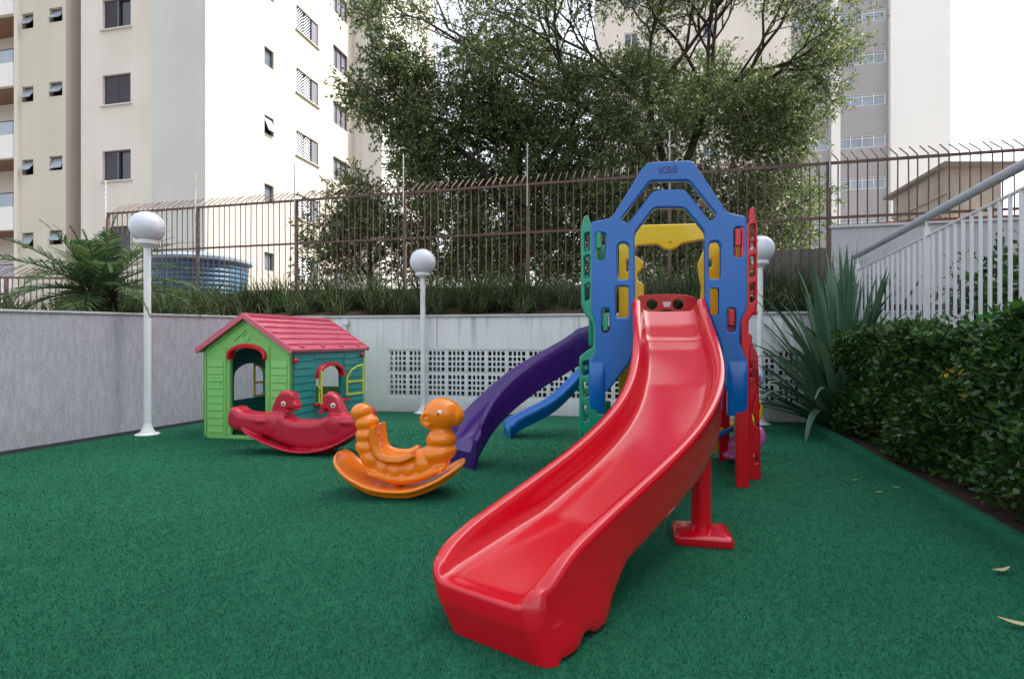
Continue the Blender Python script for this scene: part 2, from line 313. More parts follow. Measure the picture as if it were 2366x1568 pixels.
def window(parent, O, D, N, w_, rec=.18, kind='plain', fm=None, gm=None, div=2, rail=None):
    """one window: frame (part) with panes, shutters or grilles (sub-parts)"""
    O = Vector((O[0], O[1], 0)); a, b_, c, e = w_; fm = fm or FRAME; gm = gm or GLASS; ft = .05
    pt = lambda u, z, k: O+D*u+N*k+Z*z
    fr = MB(); k = rec-.03; ax = (D, N, Z)
    for (u_, z_, su, sz) in ((a+ft/2, (c+e)/2, ft, e-c), (b_-ft/2, (c+e)/2, ft, e-c)): fr.box(pt(u_, z_, k), (su, .06, sz), ax)
    for z_ in (c+ft/2, e-ft/2): fr.box(pt((a+b_)/2, z_, k), (b_-a-2*ft, .055, ft), ax)
    for i in range(1, div): fr.box(pt(a+(b_-a)*i/div, (c+e)/2, k), (ft*.8, .05, e-c-2*ft), ax)
    if rail: fr.box(pt((a+b_)/2, e-(e-c)*rail, k), (b_-a-2*ft, .045, ft*.7), ax)
    fo = fr.build('window', fm, parent)
    g = MB()
    if kind == 'awning':
        pz = MB(); hgt = e-c-2*ft; t = R(rnd.choice((24, 33, 38))); top = pt((a+b_)/2, e-ft, k-.02); dn = -Z*math.cos(t)-N*math.sin(t)
        nn = D.cross(dn); cc = top+dn*hgt/2; pz.box(cc, (b_-a-2*ft, .02, hgt), (D, nn, dn)); po = pz.build('pane', GLASSB, fo)
        g.box(pt((a+b_)/2, (c+e)/2, rec+.1), (b_-a, .02, e-c), ax); g.build('dark_interior', GLASSD, fo)
        return fo
    g.box(pt((a+b_)/2, (c+e)/2, rec+.004), (b_-a, .012, e-c), ax); g.build('pane', gm, fo)
    if kind in ('louvre', 'louvre_open'):
        s = MB(); m_ = a+(b_-a)*.52 if kind == 'louvre_open' else b_-ft
        n_ = int((e-c)/.075)
        for i in range(n_): s.box(pt((a+ft+m_)/2, c+ft+(e-c-2*ft)*(i+.5)/n_, k-.035), (m_-a-ft, .045, .012), (D, (N+Z*.9).normalized(), (Z-N*.9).normalized()))
        s.box(pt((a+ft+m_)/2, (c+e)/2, k-.004), (m_-a-ft-.01, .006, e-c-2*ft), ax)
        s.box(pt(m_-.03, (c+e)/2, k-.05), (.05, .03, e-c-2*ft), ax); s.build('shutter', SHUT, fo)
    if kind == 'grille':
        s = MB(); 
        for q in (0, 1):
            ua = a+ft+(b_-a)*.33*q; ub = ua+(b_-a)*.30
            for i in range(-5, 9):
                p1 = pt(ua, c+(e-c)*(i)/8+.0, k-.05); L_ = ub-ua
                z1 = c+(e-c)*i/8; z2 = z1+L_*1.1
                if z2 < c or z1 > e-.15: continue
                uu1 = ua+max(0, (c-z1)/1.1); zz1 = max(z1, c); uu2 = ub-max(0, (z2-e)/1.1); zz2 = min(z2, e)
                s.tube([pt(uu1, zz1, k-.05), pt(uu2, zz2, k-.05)], .014, 4)
        s.build('grille', WFRAME, fo)
        s = MB(); s.box(pt(b_-(b_-a)*.14, (c+e)/2, k-.04), ((b_-a)*.24, .03, e-c-2*ft), ax); s.build('shutter', SHUT, fo)
    return fo
def block(mb, O, D, N, u0, u1, depth, z0, z1, mi=0, front=False, right=True):
    """closed box behind a facade (top, sides and back)"""
    O = Vector((O[0], O[1], 0)); pt = lambda u, z, k=0: O+D*u+N*k+Z*z
    vs = [pt(u0, z0), pt(u1, z0), pt(u1, z1), pt(u0, z1), pt(u0, z0, depth), pt(u1, z0, depth), pt(u1, z1, depth), pt(u0, z1, depth)]
    fs = [(0, 3, 7, 4), (3, 2, 6, 7), (4, 7, 6, 5)]+([(1, 5, 6, 2)] if right else [])
    if front: fs.append((0, 1, 2, 3))
    mb.add(vs, fs, mi)
#@@

# ================================================================== SETTING
def slab(name, pts, z, mt, kind='structure', th=None):
    mb = MB(); mb.add([Vector((p[0], p[1], p[2] if len(p) > 2 else z)) for p in pts], [tuple(range(len(pts)))]); o = mb.build(name, mt); tag(o, kind=kind); return o
GROUNDM = mat('distant_ground', (.16, .15, .13), .95, .3, 5, .2, .3)
slab('ground', [(-400, -400), (400, -400), (400, 400), (-400, 400)], -.03, GROUNDM)
def backw(X): return 7.48-.198*X
CN = Vector((-3.313, 8.136, 0)); DW = Vector((.981, -.1942, 0)).normalized(); NW = Vector((-DW.y, DW.x, 0)); DL = Vector((-.3236, -.9462, 0)).normalized(); NL = Vector((DL.y, -DL.x, 0))   # NW away from camera, NL to the left
def edge(Y): return 1.70+.28*Y
# turf sheet
turf = slab('artificial_turf', [(-6.6, -2), (-6.0, .3), (-3.313-.0, 8.14), (4.3, backw(4.3)), (edge(6.6), 6.6), (edge(-2), -2)], 0, CARPET)
kb = MB(); kb.loft([[Vector((edge(y)+o_, y, z_)) for o_, z_ in ((-.03, -.002), (-.018, .028), (.0, .042), (.06, .045), (.085, .03), (.095, -.01))] for y in np.linspace(-2, 6.7, 30)], False, False)
tag(kb.build('turf_kerb', CARPET, smooth=True, angle=180), kind='structure')
slab('hedge_bed_soil', [(edge(-2)+.05, -2), (edge(-2)+3, -2), (edge(7)+3, 7), (edge(7)+.05, 7.0)], .012, SOIL)
# ---- left grey wall
HL = 1.27
wl = thing('garden_wall', CN, 'grey textured plaster wall along the left side of the green turf', 'wall')
mb = MB(); n_ = 40; A = []
for i in range(n_+1):
    t = 8.0*i/n_; b0 = CN+DL*t; h = HL+(1.335-HL)*max(0, 1-t/3.5)
    A.append([b0, b0+Z*(h-.02), b0+NL*.14+Z*(h-.02), b0+NL*.14])
mb.loft(A, True, True); mb.build('wall_face', CONC, wl)
mb = MB(); mb.loft([[r[1]-NL*.015, r[1]-NL*.015+Z*.022, r[2]+NL*.015+Z*.022, r[2]+NL*.015] for r in A], True, True); mb.build('coping', COPE, wl, bevel=.004)
mb = MB(); mb.loft([[r[0]-NL*.012+Z*.0, r[0]-NL*.012+Z*.035, r[0]+NL*.01+Z*.035, r[0]+NL*.01] for r in A[:-1]], True, True); mb.build('skirting', DARKC, wl)
# ---- white back wall with ventilation lattice
wb = thing('retaining_wall', CN+DW*4, 'white weathered retaining wall with square lattice vents behind the slides', 'wall')
HB = 1.345; LZ0, LZ1 = .215, .875
lu0 = onplane(897, 850, CN, DW)[0]; NBL = 19; BW = (onplane(1853, 850, CN, DW)[0]-lu0)/NBL
mb = MB(); facade(mb, CN, DW, NW, 0, 11, -.02, HB-.02, [(lu0, lu0+BW*NBL, LZ0, LZ1)], rec=.16)
mb.build('wall_face', BACKW, wb)
mb = MB(); mb.box(CN+DW*5.5+NW*.05+Z*(HB-.008), (11.02, .16, .03), (DW, NW, Z)); mb.build('coping', COPE, wb, bevel=.005)
mb = MB(); mb.box(CN+DW*(lu0+BW*NBL/2)+NW*.3+Z*(LZ0+LZ1)/2, (BW*NBL+.1, .02, .8), (DW, NW, Z)); mb.build('dark_void', DARKC, wb)  # dark sheet painting the shade behind the lattice openings
BH = (LZ1-LZ0)/2
lb = None
for r_ in range(2):
    for i in range(NBL):
        if lb is None:
            mb = MB(); hw = (BW-.05)/4; hh = (BH-.045)/4
            for k in range(5):
                ww = .034 if k in (0, 4) else .017
                xc = .0 if k == 0 else (BW if k == 4 else 0)
                xk = {0: .013, 4: BW-.013}.get(k, .025+hw*k); mb.box((xk, .022, BH/2), (.026 if k in (0, 4) else .020, .044, BH-.001))
                zk = {0: .013, 4: BH-.013}.get(k, .0225+hh*k); mb.box((BW/2, .0235, zk), (BW-.001, .044, .026 if k in (0, 4) else .021))
            lb = mb.build('lattice_block', BACKW, wb, world=False); o = lb
        else: o = lb.copy(); COL.objects.link(o); o.parent = wb
        p = CN+DW*(lu0+BW*i)+Z*(LZ0+BH*r_)+NW*.012; o.location = p-wb.location; o.rotation_euler[2] = math.atan2(DW.y, DW.x)
for xx in (1376, 1010, 1600): 
    u_, _ = onplane(xx, 800, CN, DW); mb = MB(); mb.box(CN+DW*u_-NW*.001+Z*1.12, (.006, .004, .42), (DW, NW, Z)); mb.build('joint', DARKC, wb)
dp = MB(); u_, _ = onplane(801, 760, CN, DW); q = CN+DW*u_-NW*.04; dp.box(q+Z*1.25, (.09, .06, .05), (DW, NW, Z)); dp.tube([q+Z*1.24, q+Z*.9, q+Z*.02], .017, 8)
tag(dp.build('drain_pipe', WHITE, smooth=True), 'thin white pipe running down the pale wall behind the playhouse roof', 'pipe')
# ---- planter soil
F0 = Vector((-7.68, 10.52, 0)); F1 = Vector((6.45, 6.98, 0)); DF = (F1-F0).normalized(); NF = Vector((-DF.y, DF.x, 0))
def gz(p):    # soil height behind the walls
    k = max(0, min(1, (Vector(p).to_2d()-CN.to_2d()).dot(NW.to_2d())/1.4)); return 1.30+.30*k
mb = MB(); rows = []
for i in range(60):
    t = -5+15*i/59; row = []
    for k in range(8):
        p = CN+DW*t+NW*(.12+1.9*k/7); row.append(Vector((p.x, p.y, gz(p)+.04*noise.noise(p*2.5))))
    rows.append(row)
mb.loft(rows, False, False); tag(mb.build('planter_soil', SOIL, smooth=True, angle=180), kind='structure')
mb = MB(); rows = []
for i in range(40):
    t = -.2+8*i/39; row = []
    for k in range(8):
        p = CN+DL*t+NL*(.12+2.2*k/7); row.append(Vector((p.x, p.y, 1.22+.05*k/7+.03*noise.noise(p*2.5))))
    rows.append(row)
mb.loft(rows, False, False); tag(mb.build('left_planter_soil', SOIL, smooth=True, angle=180), kind='structure')

RODM = mat('weathered_white_rod', (.5, .5, .5), .5)
# ---- security fence
def spike_fence(name, a, b, zb, zt, zm, posts, label, step=.115, tipdir=None, tip=(.22, .26), mt=RUST, rod=None, rails=None, br=.0088):
    a = Vector(a); b = Vector(b); D = (b-a).normalized(); L = (b-a).length; N = tipdir or Vector((-D.y, D.x, 0))
    root = thing(name, a, label, 'fence')
    cuts = sorted(set([0]+[p for p in posts if 0 < p < L]+[L]))
    for s0, s1 in zip(cuts, cuts[1:]):
        m_ = MB(); k = max(1, round((s1-s0)/step))
        for i in range(1, k):
            p = a+D*(s0+(s1-s0)*i/k+rnd.uniform(-.006, .006)); j = rnd.uniform(.9, 1.1)
            m_.tube([p+Z*zb, p+Z*(zb+zt)/2+D*rnd.uniform(-.008, .008), p+Z*(zt-.02), p+Z*(zt+.05)+N*.02, p+Z*(zt+tip[0]*.5)+N*tip[1]*.4*j, p+Z*(zt+tip[0])*1+N*tip[1]*j], br, 5)
        m_.build('bar_panel', mt, root)
    for zz, r_ in ((zt, .018), (zm, .016)) if zm else ((zt, .018),):
        m_ = MB(); m_.box(a+D*L/2+Z*zz, (L, r_*1.6, r_*2), (D, N if not tipdir else Vector((-D.y, D.x, 0)), Z)); m_.build('rail', DRUST, root)
    for p in posts:
        if p < -.01 or p > L+.01: continue
        m_ = MB(); m_.box(a+D*p+Z*(zb-.3+zt+.02)/2, (.048, .048, zt+.02-zb+.3), (D, Vector((-D.y, D.x, 0)), Z)); po = m_.build('post', mt, root)
        if rod:
            m_ = MB(); q = a+D*p-N*.05; h = rod
            m_.tube([q+Z*(zt-.35), q+Z*(zt+h)], .010, 6)
            for i in range(6): m_.tube([q+Z*(zt+h*(i+.8)/6.2), q+Z*(zt+h*(i+.8)/6.2)-N*.035], .006, 5)
            m_.build('electric_wire_rod', RODM, po)
    return root
fp = [(Vector(((onplane(x, 400, F0, DF)[0]), 0, 0))).x for x in (250, 457, 685, 935, 1220, 1547, 1915)]
Lf = (F1-F0).length+1.2
fp = [max(0.0, p) for p in fp]+[Lf-.6]
spike_fence('security_fence', F0, F0+DF*Lf, 1.62, 3.4, 2.66, fp, 'tall brown metal bar fence with curved spike tips along the back', rod=.62)
mb = MB(); u_, _ = onplane(1640, 500, F0, DF); mb.box(F0+DF*u_/2+Z*1.30+NF*.08, (u_, .14, 1.08), (DF, NF, Z)); MOSS = wallmat('mossy_plinth', (.17, .165, .14), .4, .3, vs=(6, 6, 1), dirt=.6)
tag(mb.build('fence_plinth', MOSS), 'dark mossy low wall under the tall brown fence', 'wall')
v_, _ = onplane(1919, 500, F0, DF); mb = MB(); mb.box(F0+DF*(u_+v_)/2+Z*1.5+NF*.08, (v_-u_-.01, .14, 1.5), (DF, NF, Z))
tag(mb.build('plinth_wall', MOSS), 'taller dark mossy wall under the fence behind the sword leaved plants', 'wall')
nwall = thing('boundary_wall', F0+DF*(v_+1), 'white rendered boundary wall under the fence, behind the white railing', 'wall')
mb = MB(); mb.box(F0+DF*(v_+1.6)+Z*1.26+NF*.06, (3.2, .16, 2.5), (DF, NF, Z)); mb.build('wall_face', wallmat('grey_white_render', (.56, .56, .57), .14, .2, vs=(5, 5, .5), dirt=.35), nwall)
mb = MB(); mb.box(F0+DF*(v_+1.6)+Z*2.528+NF*.05, (3.24, .2, .035), (DF, NF, Z)); mb.build('coping', COPE, nwall, bevel=.005)
# low fences further left
a_ = P(-160, 786, 9.6); b_ = P(245, 786, 9.9); a_.z = b_.z = 0
spike_fence('low_fence', a_, b_, 1.35, 2.10, None, [0, 1.2, 2.6, (b_-a_).length], 'low brown spike topped fence behind the palm', step=.1, tip=(.2, .22), tipdir=Vector((.7, .7, 0)))
mb = MB(); mb.box((a_+b_)/2+Z*.7+Vector((0, .1, 0)), (4.2, .15, 1.35), ((b_-a_).normalized(), NF, Z)); tag(mb.build('kerb_wall', CREAMG), 'pale low wall under the spike fence behind the palm', 'wall')
a_ = P(556, 786, 11.6); b_ = P(790, 786, 11.2); a_.z = b_.z = 0
spike_fence('neighbour_fence', a_, b_, 1.5, 2.02, None, [0, (b_-a_).length], 'far low fence with slanted spikes right of the blue water tank', step=.085, tip=(.18, .1), tipdir=Vector((-.9, .3, 0)))

# ================================================================== BUILDINGS
FH = 2.88
NU = V.copy(); NB = -U      # into the wall for faces along U, and for faces along V that look right
def rows_of(z0, z1, ks): return [(z0+FH*k, z1+FH*k) for k in ks]
# --- cream tower
C0 = Vector((-11.1, 20.1, 0)); tw = thing('apartment_tower', C0, 'cream apartment tower with a shuttered window column and a brightly sunlit right side', 'building')
ZT = 24
ua, za = onplane(237, 245, C0, U); ub, zb_ = onplane(302, 167, C0, U)
wA = [(ua, ub, z0, z1) for z0, z1 in rows_of(za, zb_, (-2, -1, 0, 1, 2))]
us_, _ = onplane(352, 300, C0, U); ul, _ = onplane(187, 300, C0, U)
mb = MB(); facade(mb, C0, U, NU, ul, us_, 0, ZT, wA, .16); 
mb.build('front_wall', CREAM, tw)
mb = MB(); facade(mb, C0-V*.03, U, NU, us_, 0, 0, ZT, []); mb.add([C0+U*us_-V*.03, C0+U*us_, C0+U*us_+Z*ZT, C0+U*us_-V*.03+Z*ZT], [(0, 1, 2, 3)]); mb.build('corner_wall', CREAMG, tw)  # greyer colour paints the shading on this strip of the front
for i, w_ in enumerate(wA): window(tw, C0, U, NU, w_, .16, 'louvre' if i in (0, 2) else 'louvre_open', gm=GLASSD)
wS = []; wG = []; wR = []
a1_, zt_ = onplane(611, 105, C0, V); a2_, _ = onplane(641, 105, C0, V); _, zb2 = onplane(611, 147, C0, V)
wS = [(a1_, a2_-.25, z0, z1) for z0, z1 in rows_of(zb2, zt_, (-3, -2, -1, 0, 1))]
a1_, zt_ = onplane(685, 155, C0, V); a2_, _ = onplane(735, 155, C0, V); _, zb2 = onplane(685, 212, C0, V)
wG = [(a1_, a2_, z0, z1) for z0, z1 in rows_of(zb2, zt_, (-3, -2, -1, 0, 1, 2))]
a1_, zt_ = onplane(770, 230, C0, V); a2_, _ = onplane(803, 230, C0, V); _, zb2 = onplane(770, 282, C0, V)
wR = [(a1_, a2_, z0, z1) for z0, z1 in rows_of(zb2, zt_, (-3, -2, -1, 0, 1, 2))]
ue, _ = onplane(818, 300, C0, V)
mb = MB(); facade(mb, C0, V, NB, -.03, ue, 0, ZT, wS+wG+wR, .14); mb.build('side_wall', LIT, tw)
for i, w_ in enumerate(wS): window(tw, C0, V, NB, w_, .14, 'awning' if i == 2 else 'plain', div=1)
for w_ in wG: window(tw, C0, V, NB, w_, .14, 'grille', gm=GLASS, div=3)
for w_ in wR: window(tw, C0, V, NB, w_, .14, 'plain', gm=SHUT, div=3)
mb = MB(); block(mb, C0, U, NU, ul, 0, ue, 0, ZT-.01, right=False); mb.build('roof_and_back', CREAM, tw)
for w_ in wA: mb = MB(); mb.box(C0+U*(w_[0]+w_[1])/2-V*.03+Z*(w_[2]-.03), (w_[1]-w_[0]+.16, .10, .05), (U, V, Z)); mb.build('window_sill', CREAMG, tw)
for w_ in wG: mb = MB(); mb.box(C0+V*(w_[0]+w_[1])/2+U*.03+Z*(w_[2]-.03), (w_[1]-w_[0]+.16, .10, .05), (V, U, Z)); mb.build('window_sill', LIT, tw)
# --- wing further right
C1 = C0+V*ue; wg = thing('rear_wing', C1, 'pale wing of the cream tower seen left of the tree', 'building'); ur, _ = onplane(882, 300, C1, U)
uc, _ = onplane(836, 300, C1, U)
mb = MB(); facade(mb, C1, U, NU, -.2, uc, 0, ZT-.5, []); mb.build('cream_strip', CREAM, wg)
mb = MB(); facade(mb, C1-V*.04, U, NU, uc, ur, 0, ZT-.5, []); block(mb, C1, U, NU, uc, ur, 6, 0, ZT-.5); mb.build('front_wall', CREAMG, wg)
# --- yellow-beige stair block
C2 = P(152, 786, 21.4); C2.z = 0; st = thing('stair_block', C2, 'yellow beige block with two columns of small tilted windows, left of the tower', 'building'); u2, _ = onplane(37, 300, C2, U)
wl_ = []
for (xa, xb, y0, y1) in ((51, 77, 198, 237), (114, 144, 187, 224)):
    a1_, zb2 = onplane(xa, y1, C2, U); a2_, zt_ = onplane(xb, y0, C2, U); wl_ += [(a1_, a2_, z0, z1) for z0, z1 in rows_of(zb2, zt_, (-2, -1, 0, 1, 2))]
mb = MB(); facade(mb, C2, U, NU, u2, 0, 0, ZT+3, wl_, .2); block(mb, C2, U, NU, u2, -.001, 5, 0, ZT+3); mb.build('front_wall', BEIGE, st)
mb = MB(); facade(mb, C2, V, NB, 0, .8, 0, ZT+3, []); mb.build('side_wall', TAN, st)
for i, w_ in enumerate(wl_): window(st, C2, U, NU, w_, .2, 'awning', div=1, gm=GLASSB)
# --- balcony block
C3 = P(37, 786, 21.75); C3.z = 0; bb = thing('balcony_block', C3, 'white balcony block with grey glass railings at the left edge', 'building')
_, zb0 = onplane(30, 364, C3, U); _, zb1 = onplane(30, 310, C3, U); _, zr = onplane(30, 279, C3, U)
mb = MB(); mb.box(C3-U*1.9+V*1.4+Z*(ZT/2), (3.8, .1, ZT), (U, V, Z)); mb.box(C3-U*.1+V*.7+Z*ZT/2, (.16, 1.3, ZT), (U, V, Z)); mb.build('rear_wall', CREAM, bb)
for k in (-3, -2, -1, 0, 1, 2):
    z = FH*.985*k; mb = MB(); mb.box(C3-U*2.1+V*.08+Z*((zb0+zb1)/2+z), (3.8, .16, zb1-zb0), (U, V, Z)); pb = mb.build('balcony_front', WHITER, bb)
    mb = MB(); mb.box(C3-U*2.1+V*.76+Z*(zb0+.07+z), (3.8, 1.19, .12), (U, V, Z)); mb.build('balcony_ceiling', WOODC, pb)
    mb = MB(); mb.box(C3-U*2.1+V*.05+Z*((zb1+zr)/2+z), (3.75, .02, zr-zb1), (U, V, Z)); gr_ = mb.build('glass_railing', GLASSB, bb)
    mb = MB(); mb.box(C3-U*2.1+V*.05+Z*(zr+.02+z), (3.75, .05, .04), (U, V, Z)); mb.build('handrail', FRAME, gr_)
    mb = MB(); mb.box(C3-U*.42+V*1.33+Z*(zb1+.9+z), (.5, .04, 2.0), (U, V, Z)); mb.build('balcony_door', GLASSD, bb)
# --- far sunlit block
C4 = P(905, 786, 42); C4.z = 0; fb = thing('far_block', C4, 'far pale sunlit apartment block glimpsed behind the left part of the tree', 'building')
u4, _ = onplane(1003, 300, C4, V)
wf = [(1.5+3.2*i, 2.6+3.2*i, 3+FH*k, 4.3+FH*k) for i in range(int((u4-3)/3.2)+1) for k in range(0, 12)]
mb = MB(); facade(mb, C4, V, NB, 0, u4, 0, 46, wf, .15); facade(mb, C4, U, NU, -8, 0, 0, 46, []); block(mb, C4, U, NU, -8, 0, u4, 0, 46, right=False); mb.build('wall', LIT, fb)
for w_ in wf: 
    mb = MB(); mb.box(C4+V*(w_[0]+w_[1])/2+NB*.16+Z*(w_[2]+w_[3])/2, (w_[1]-w_[0], .02, w_[3]-w_[2]), (V, NB, Z)); mb.build('window', GLASSB, fb)
# --- right grey panelled building
C5 = P(2058, 786, 37); C5.z = 0; rb = thing('office_block', C5, 'tall pale building with grey panels and white ribbon windows behind the tree', 'building')
ux = {x: onplane(x, 300, C5, U)[0] for x in (1373, 1828, 1921, 1942, 1944, 2052, 2058, 2197, 1831, 1919)}
_, zt_ = onplane(2050, 177, C5, U); _, zb2 = onplane(2050, 222-3, C5, U); FH2 = 98*37/1280
_, zt_ = onplane(2050, (325/1.8445)/1.623, C5, U); _, zb2 = onplane(2050, (412/1.8445)/1.623, C5, U)
ZR = 40; ks = (-4, -3, -2, -1, 0, 1, 2, 3)
wr = [(ux[1944], ux[2052], zb2+FH2*k, zt_+FH2*k) for k in ks]; wr2 = [(ux[1831], ux[1919], zb2+FH2*k, zt_+FH2*k) for k in ks]
mb = MB(); facade(mb, C5+V*.35, U, NU, ux[1828], ux[2058], 0, ZR, wr+wr2, .12); mb.build('grey_panels', GREYR, rb)
wc = [(ux[1373]+2.2+5.5*i, ux[1373]+3.2+5.5*i, zb2+FH2*k, zt_+FH2*k+.2) for i in range(2) for k in ks]
mb = MB(); facade(mb, C5, U, NU, ux[1373], ux[1828], 0, ZR, wc, .15); mb.add([C5+U*ux[1828], C5+U*ux[1828]+V*.35, C5+U*ux[1828]+V*.35+Z*ZR, C5+U*ux[1828]+Z*ZR], [(0, 1, 2, 3)]); mb.build('left_wall', CREAM, rb)
mb = MB(); mb.box(C5+U*(ux[1921]+ux[1942])/2+V*.2+Z*ZR/2, (ux[1942]-ux[1921], .4, ZR), (U, V, Z)); mb.build('pillar', WHITER, rb)
mb = MB(); facade(mb, C5, U, NU, 0, ux[2197], 0, ZR, []); mb.add([C5, C5+V*.35, C5+V*.35+Z*ZR, C5+Z*ZR], [(0, 1, 2, 3)]); block(mb, C5, U, NU, ux[1373], ux[2197], 12, 0, ZR); mb.build('right_wall', WHITER, rb)
for w_ in wr: window(rb, C5+V*.35, U, NU, w_, .12, 'plain', WFRAME, GLASSB, 4, .25)
for w_ in wr2: window(rb, C5+V*.35, U, NU, w_, .12, 'plain', WFRAME, GLASSB, 3, .25)
for w_ in wc: window(rb, C5, U, NU, w_, .15, 'plain', WFRAME, GLASS, 2)
# --- old concrete house at right
C6 = P(2190, 786, 14); C6.z = 0; hs_ = thing('old_house', C6, 'old stained beige concrete building with a thin flat roof seen through the fence at right', 'building')
mb = MB(); zt6 = 5.38; facade(mb, C6, V, U, 0, 3.1, 0, zt6, []); facade(mb, C6, U, V, 0, 1.15, 0, zt6, []); facade(mb, C6+V*3.1, U, V, 0, 1.15, 0, zt6, []); facade(mb, C6+U*1.15, V, U, 0, 3.1, 0, zt6, []); mb.build('wall', OLDC, hs_)
mb = MB(); mb.add([C6+U*a-V*b+Z*z for a, b, z in ((-.16, .2, zt6), (1.5, .2, zt6-.12), (1.5, -3.4, zt6-.12), (-.16, -3.4, zt6), (-.16, .2, zt6+.09), (1.5, .2, zt6-.03), (1.5, -3.4, zt6-.03), (-.16, -3.4, zt6+.09))], [(0, 3, 2, 1), (4, 5, 6, 7), (0, 1, 5, 4), (1, 2, 6, 5), (2, 3, 7, 6), (3, 0, 4, 7)]); mb.build('roof', mat('grey_roof_edge', (.16, .14, .13), .9), hs_)
mb = MB(); mb.box(C6-U*.03+V*1.55+Z*4.75, (.06, 3.1, .09), (U, V, Z)); mb.build('ledge', OLDC, hs_)
C7 = P(2095, 786, 11.5); C7.z = 0; th_ = thing('tiled_house', C7, 'low white house with a red tiled roof behind the white railing', 'building')
mb = MB(); facade(mb, C7, U, V, 0, 7, 0, 3.35, []); block(mb, C7, U, V, 0, 7, 4, 0, 3.35); mb.build('wall', CREAM, th_)
mb = MB(); n_ = 90
for i in range(n_):
    u_ = 7.2*i/n_-.1; mb.tube([C7+U*(u_+.04)-V*.25+Z*3.42, C7+U*(u_+.04)+V*1.6+Z*3.72], .045, 6)
mb.box(C7+U*3.5+V*.65+Z*3.53, (7.2, 1.85, .05), (U, (V+Z*.16).normalized(), (Z-V*.16).normalized())); mb.build('roof', TILE, th_, smooth=True)
# --- unseen tall block added outside the right edge of the view to shade the playground
C8 = Vector((11.6, 10.2, 0)); sb = thing('shading_tower', C8, 'unseen cream apartment block added beyond the right edge of the view to shade the playground', 'building')
mb = MB(); ws_ = [(-2-3.4*i-1.4, -2-3.4*i, 1.2+FH*k, 2.5+FH*k) for i in range(6) for k in range(9)]
facade(mb, C8, Vector((0, 1, 0)), Vector((1, 0, 0)), -24, 0, 0, 27, ws_, .15); block(mb, C8, Vector((0, 1, 0)), Vector((1, 0, 0)), -24, 0, 11, 0, 27); mb.build('wall', CREAM, sb)
for w_ in ws_: 
    mb = MB(); mb.box(C8+Vector((.16, (w_[0]+w_[1])/2, (w_[2]+w_[3])/2)), (.02, w_[1]-w_[0], w_[3]-w_[2])); mb.build('window', GLASS, sb)
# --- water tank
tk = P(465, 786, 13.2); tk.z = 0; wt = thing('water_tank', tk, 'round blue plastic water tank with a grey lid, behind the brown fence', 'water tank')
mb = MB(); prof = [(.92, 1.55)]
for i in range(12):
    z = 1.6+i*.105; r_ = .93+.1*i/11; prof += [(r_, z), (r_+.018, z+.03), (r_+.018, z+.06), (r_, z+.09)]
mb.lathe(prof, tk, 40); mb.build('tank_body', TANKM, wt, smooth=True)
mb = MB(); mb.lathe([(1.08, 2.80), (1.12, 2.82), (1.12, 2.88), (1.06, 2.90), (.8, 2.98), (.4, 3.04), (.2, 3.05), (.18, 3.1), (.01, 3.11)], tk, 40); mb.build('lid', TANKL, wt, smooth=True)
mb = MB(); mb.box(tk+Z*.77, (2.4, 2.4, 1.55), (U, V, Z)); tag(mb.build('tank_base', CREAMG), 'pale masonry block under the blue water tank', 'wall')
#@@OBJECTS
# ================================================================== PLAYSET
def px(pts, O, D=U): return [onplane(x, y, O, D) for x, y in pts]
def c3(pts): return [(1306.2+x*.2673, 351.2+y*.2673) for x, y in pts]
def c6(pts): return [((2100+x/2.614)/1.623, (1300+y/2.614)/1.623) for x, y in pts]
OB = Vector((1.594, 3.75, 0))       # front right corner of the tower; U runs along its front
WT = 1.056
ps = thing('playground_tower', OB-U*WT/2+V*.45, 'blue, green, red and yellow plastic play tower with a big curved red slide', 'play tower')
# blue arch panel
out = [(1364, 512), (1412, 504)]+c3([(660, 145), (700, 100), (745, 85), (1060, 70), (1105, 82), (1135, 120), (1400, 522)])+[(1727, 500), (1728, 712), (1713, 738), (1710, 792), (1727, 832), (1728, 905), (1679, 905), (1667, 872), (1667, 800), (1629, 700)]
out += [(1629, 680)]+c3([(1205, 690), (1025, 480), (770, 480), (600, 700)])+[(1467, 690), (1469, 800), (1455, 838), (1404, 905), (1362, 905), (1361, 832), (1374, 808), (1374, 745), (1364, 716)]
holes = [c3([(478, 585), (725, 262), (745, 250), (1060, 245), (1080, 262), (1312, 545), (1258, 602), (1130, 440), (1050, 335), (1000, 318), (820, 322), (750, 345), (540, 618)]),
         c3([(450, 815), (475, 782), (522, 782), (548, 815), (548, 1103), (450, 1103)]), c3([(438, 1160), (545, 1160), (545, 1432), (438, 1432)]),
         c3([(1242, 810), (1265, 772), (1320, 772), (1345, 810), (1345, 1095), (1242, 1095)]), c3([(1237, 1157), (1345, 1157), (1345, 1422), (1237, 1422)]),
         c3([(262, 712), (280, 698), (330, 698), (347, 712), (345, 932), (262, 932)]), c3([(316, 1365), (330, 1352), (368, 1352), (380, 1365), (378, 1560), (316, 1560)]),
         c3([(1464, 665), (1480, 650), (1528, 650), (1542, 665), (1540, 908), (1464, 908)]), c3([(1405, 1362), (1420, 1350), (1458, 1350), (1472, 1362), (1470, 1555), (1405, 1555)])]
o2 = fillet(px(out, OB), .028, 4); h2 = [fillet(px(h, OB), .022, 3) for h in holes]
arch = panel('arch_panel', o2, h2, .075, .012, OB, BLUE, ps)
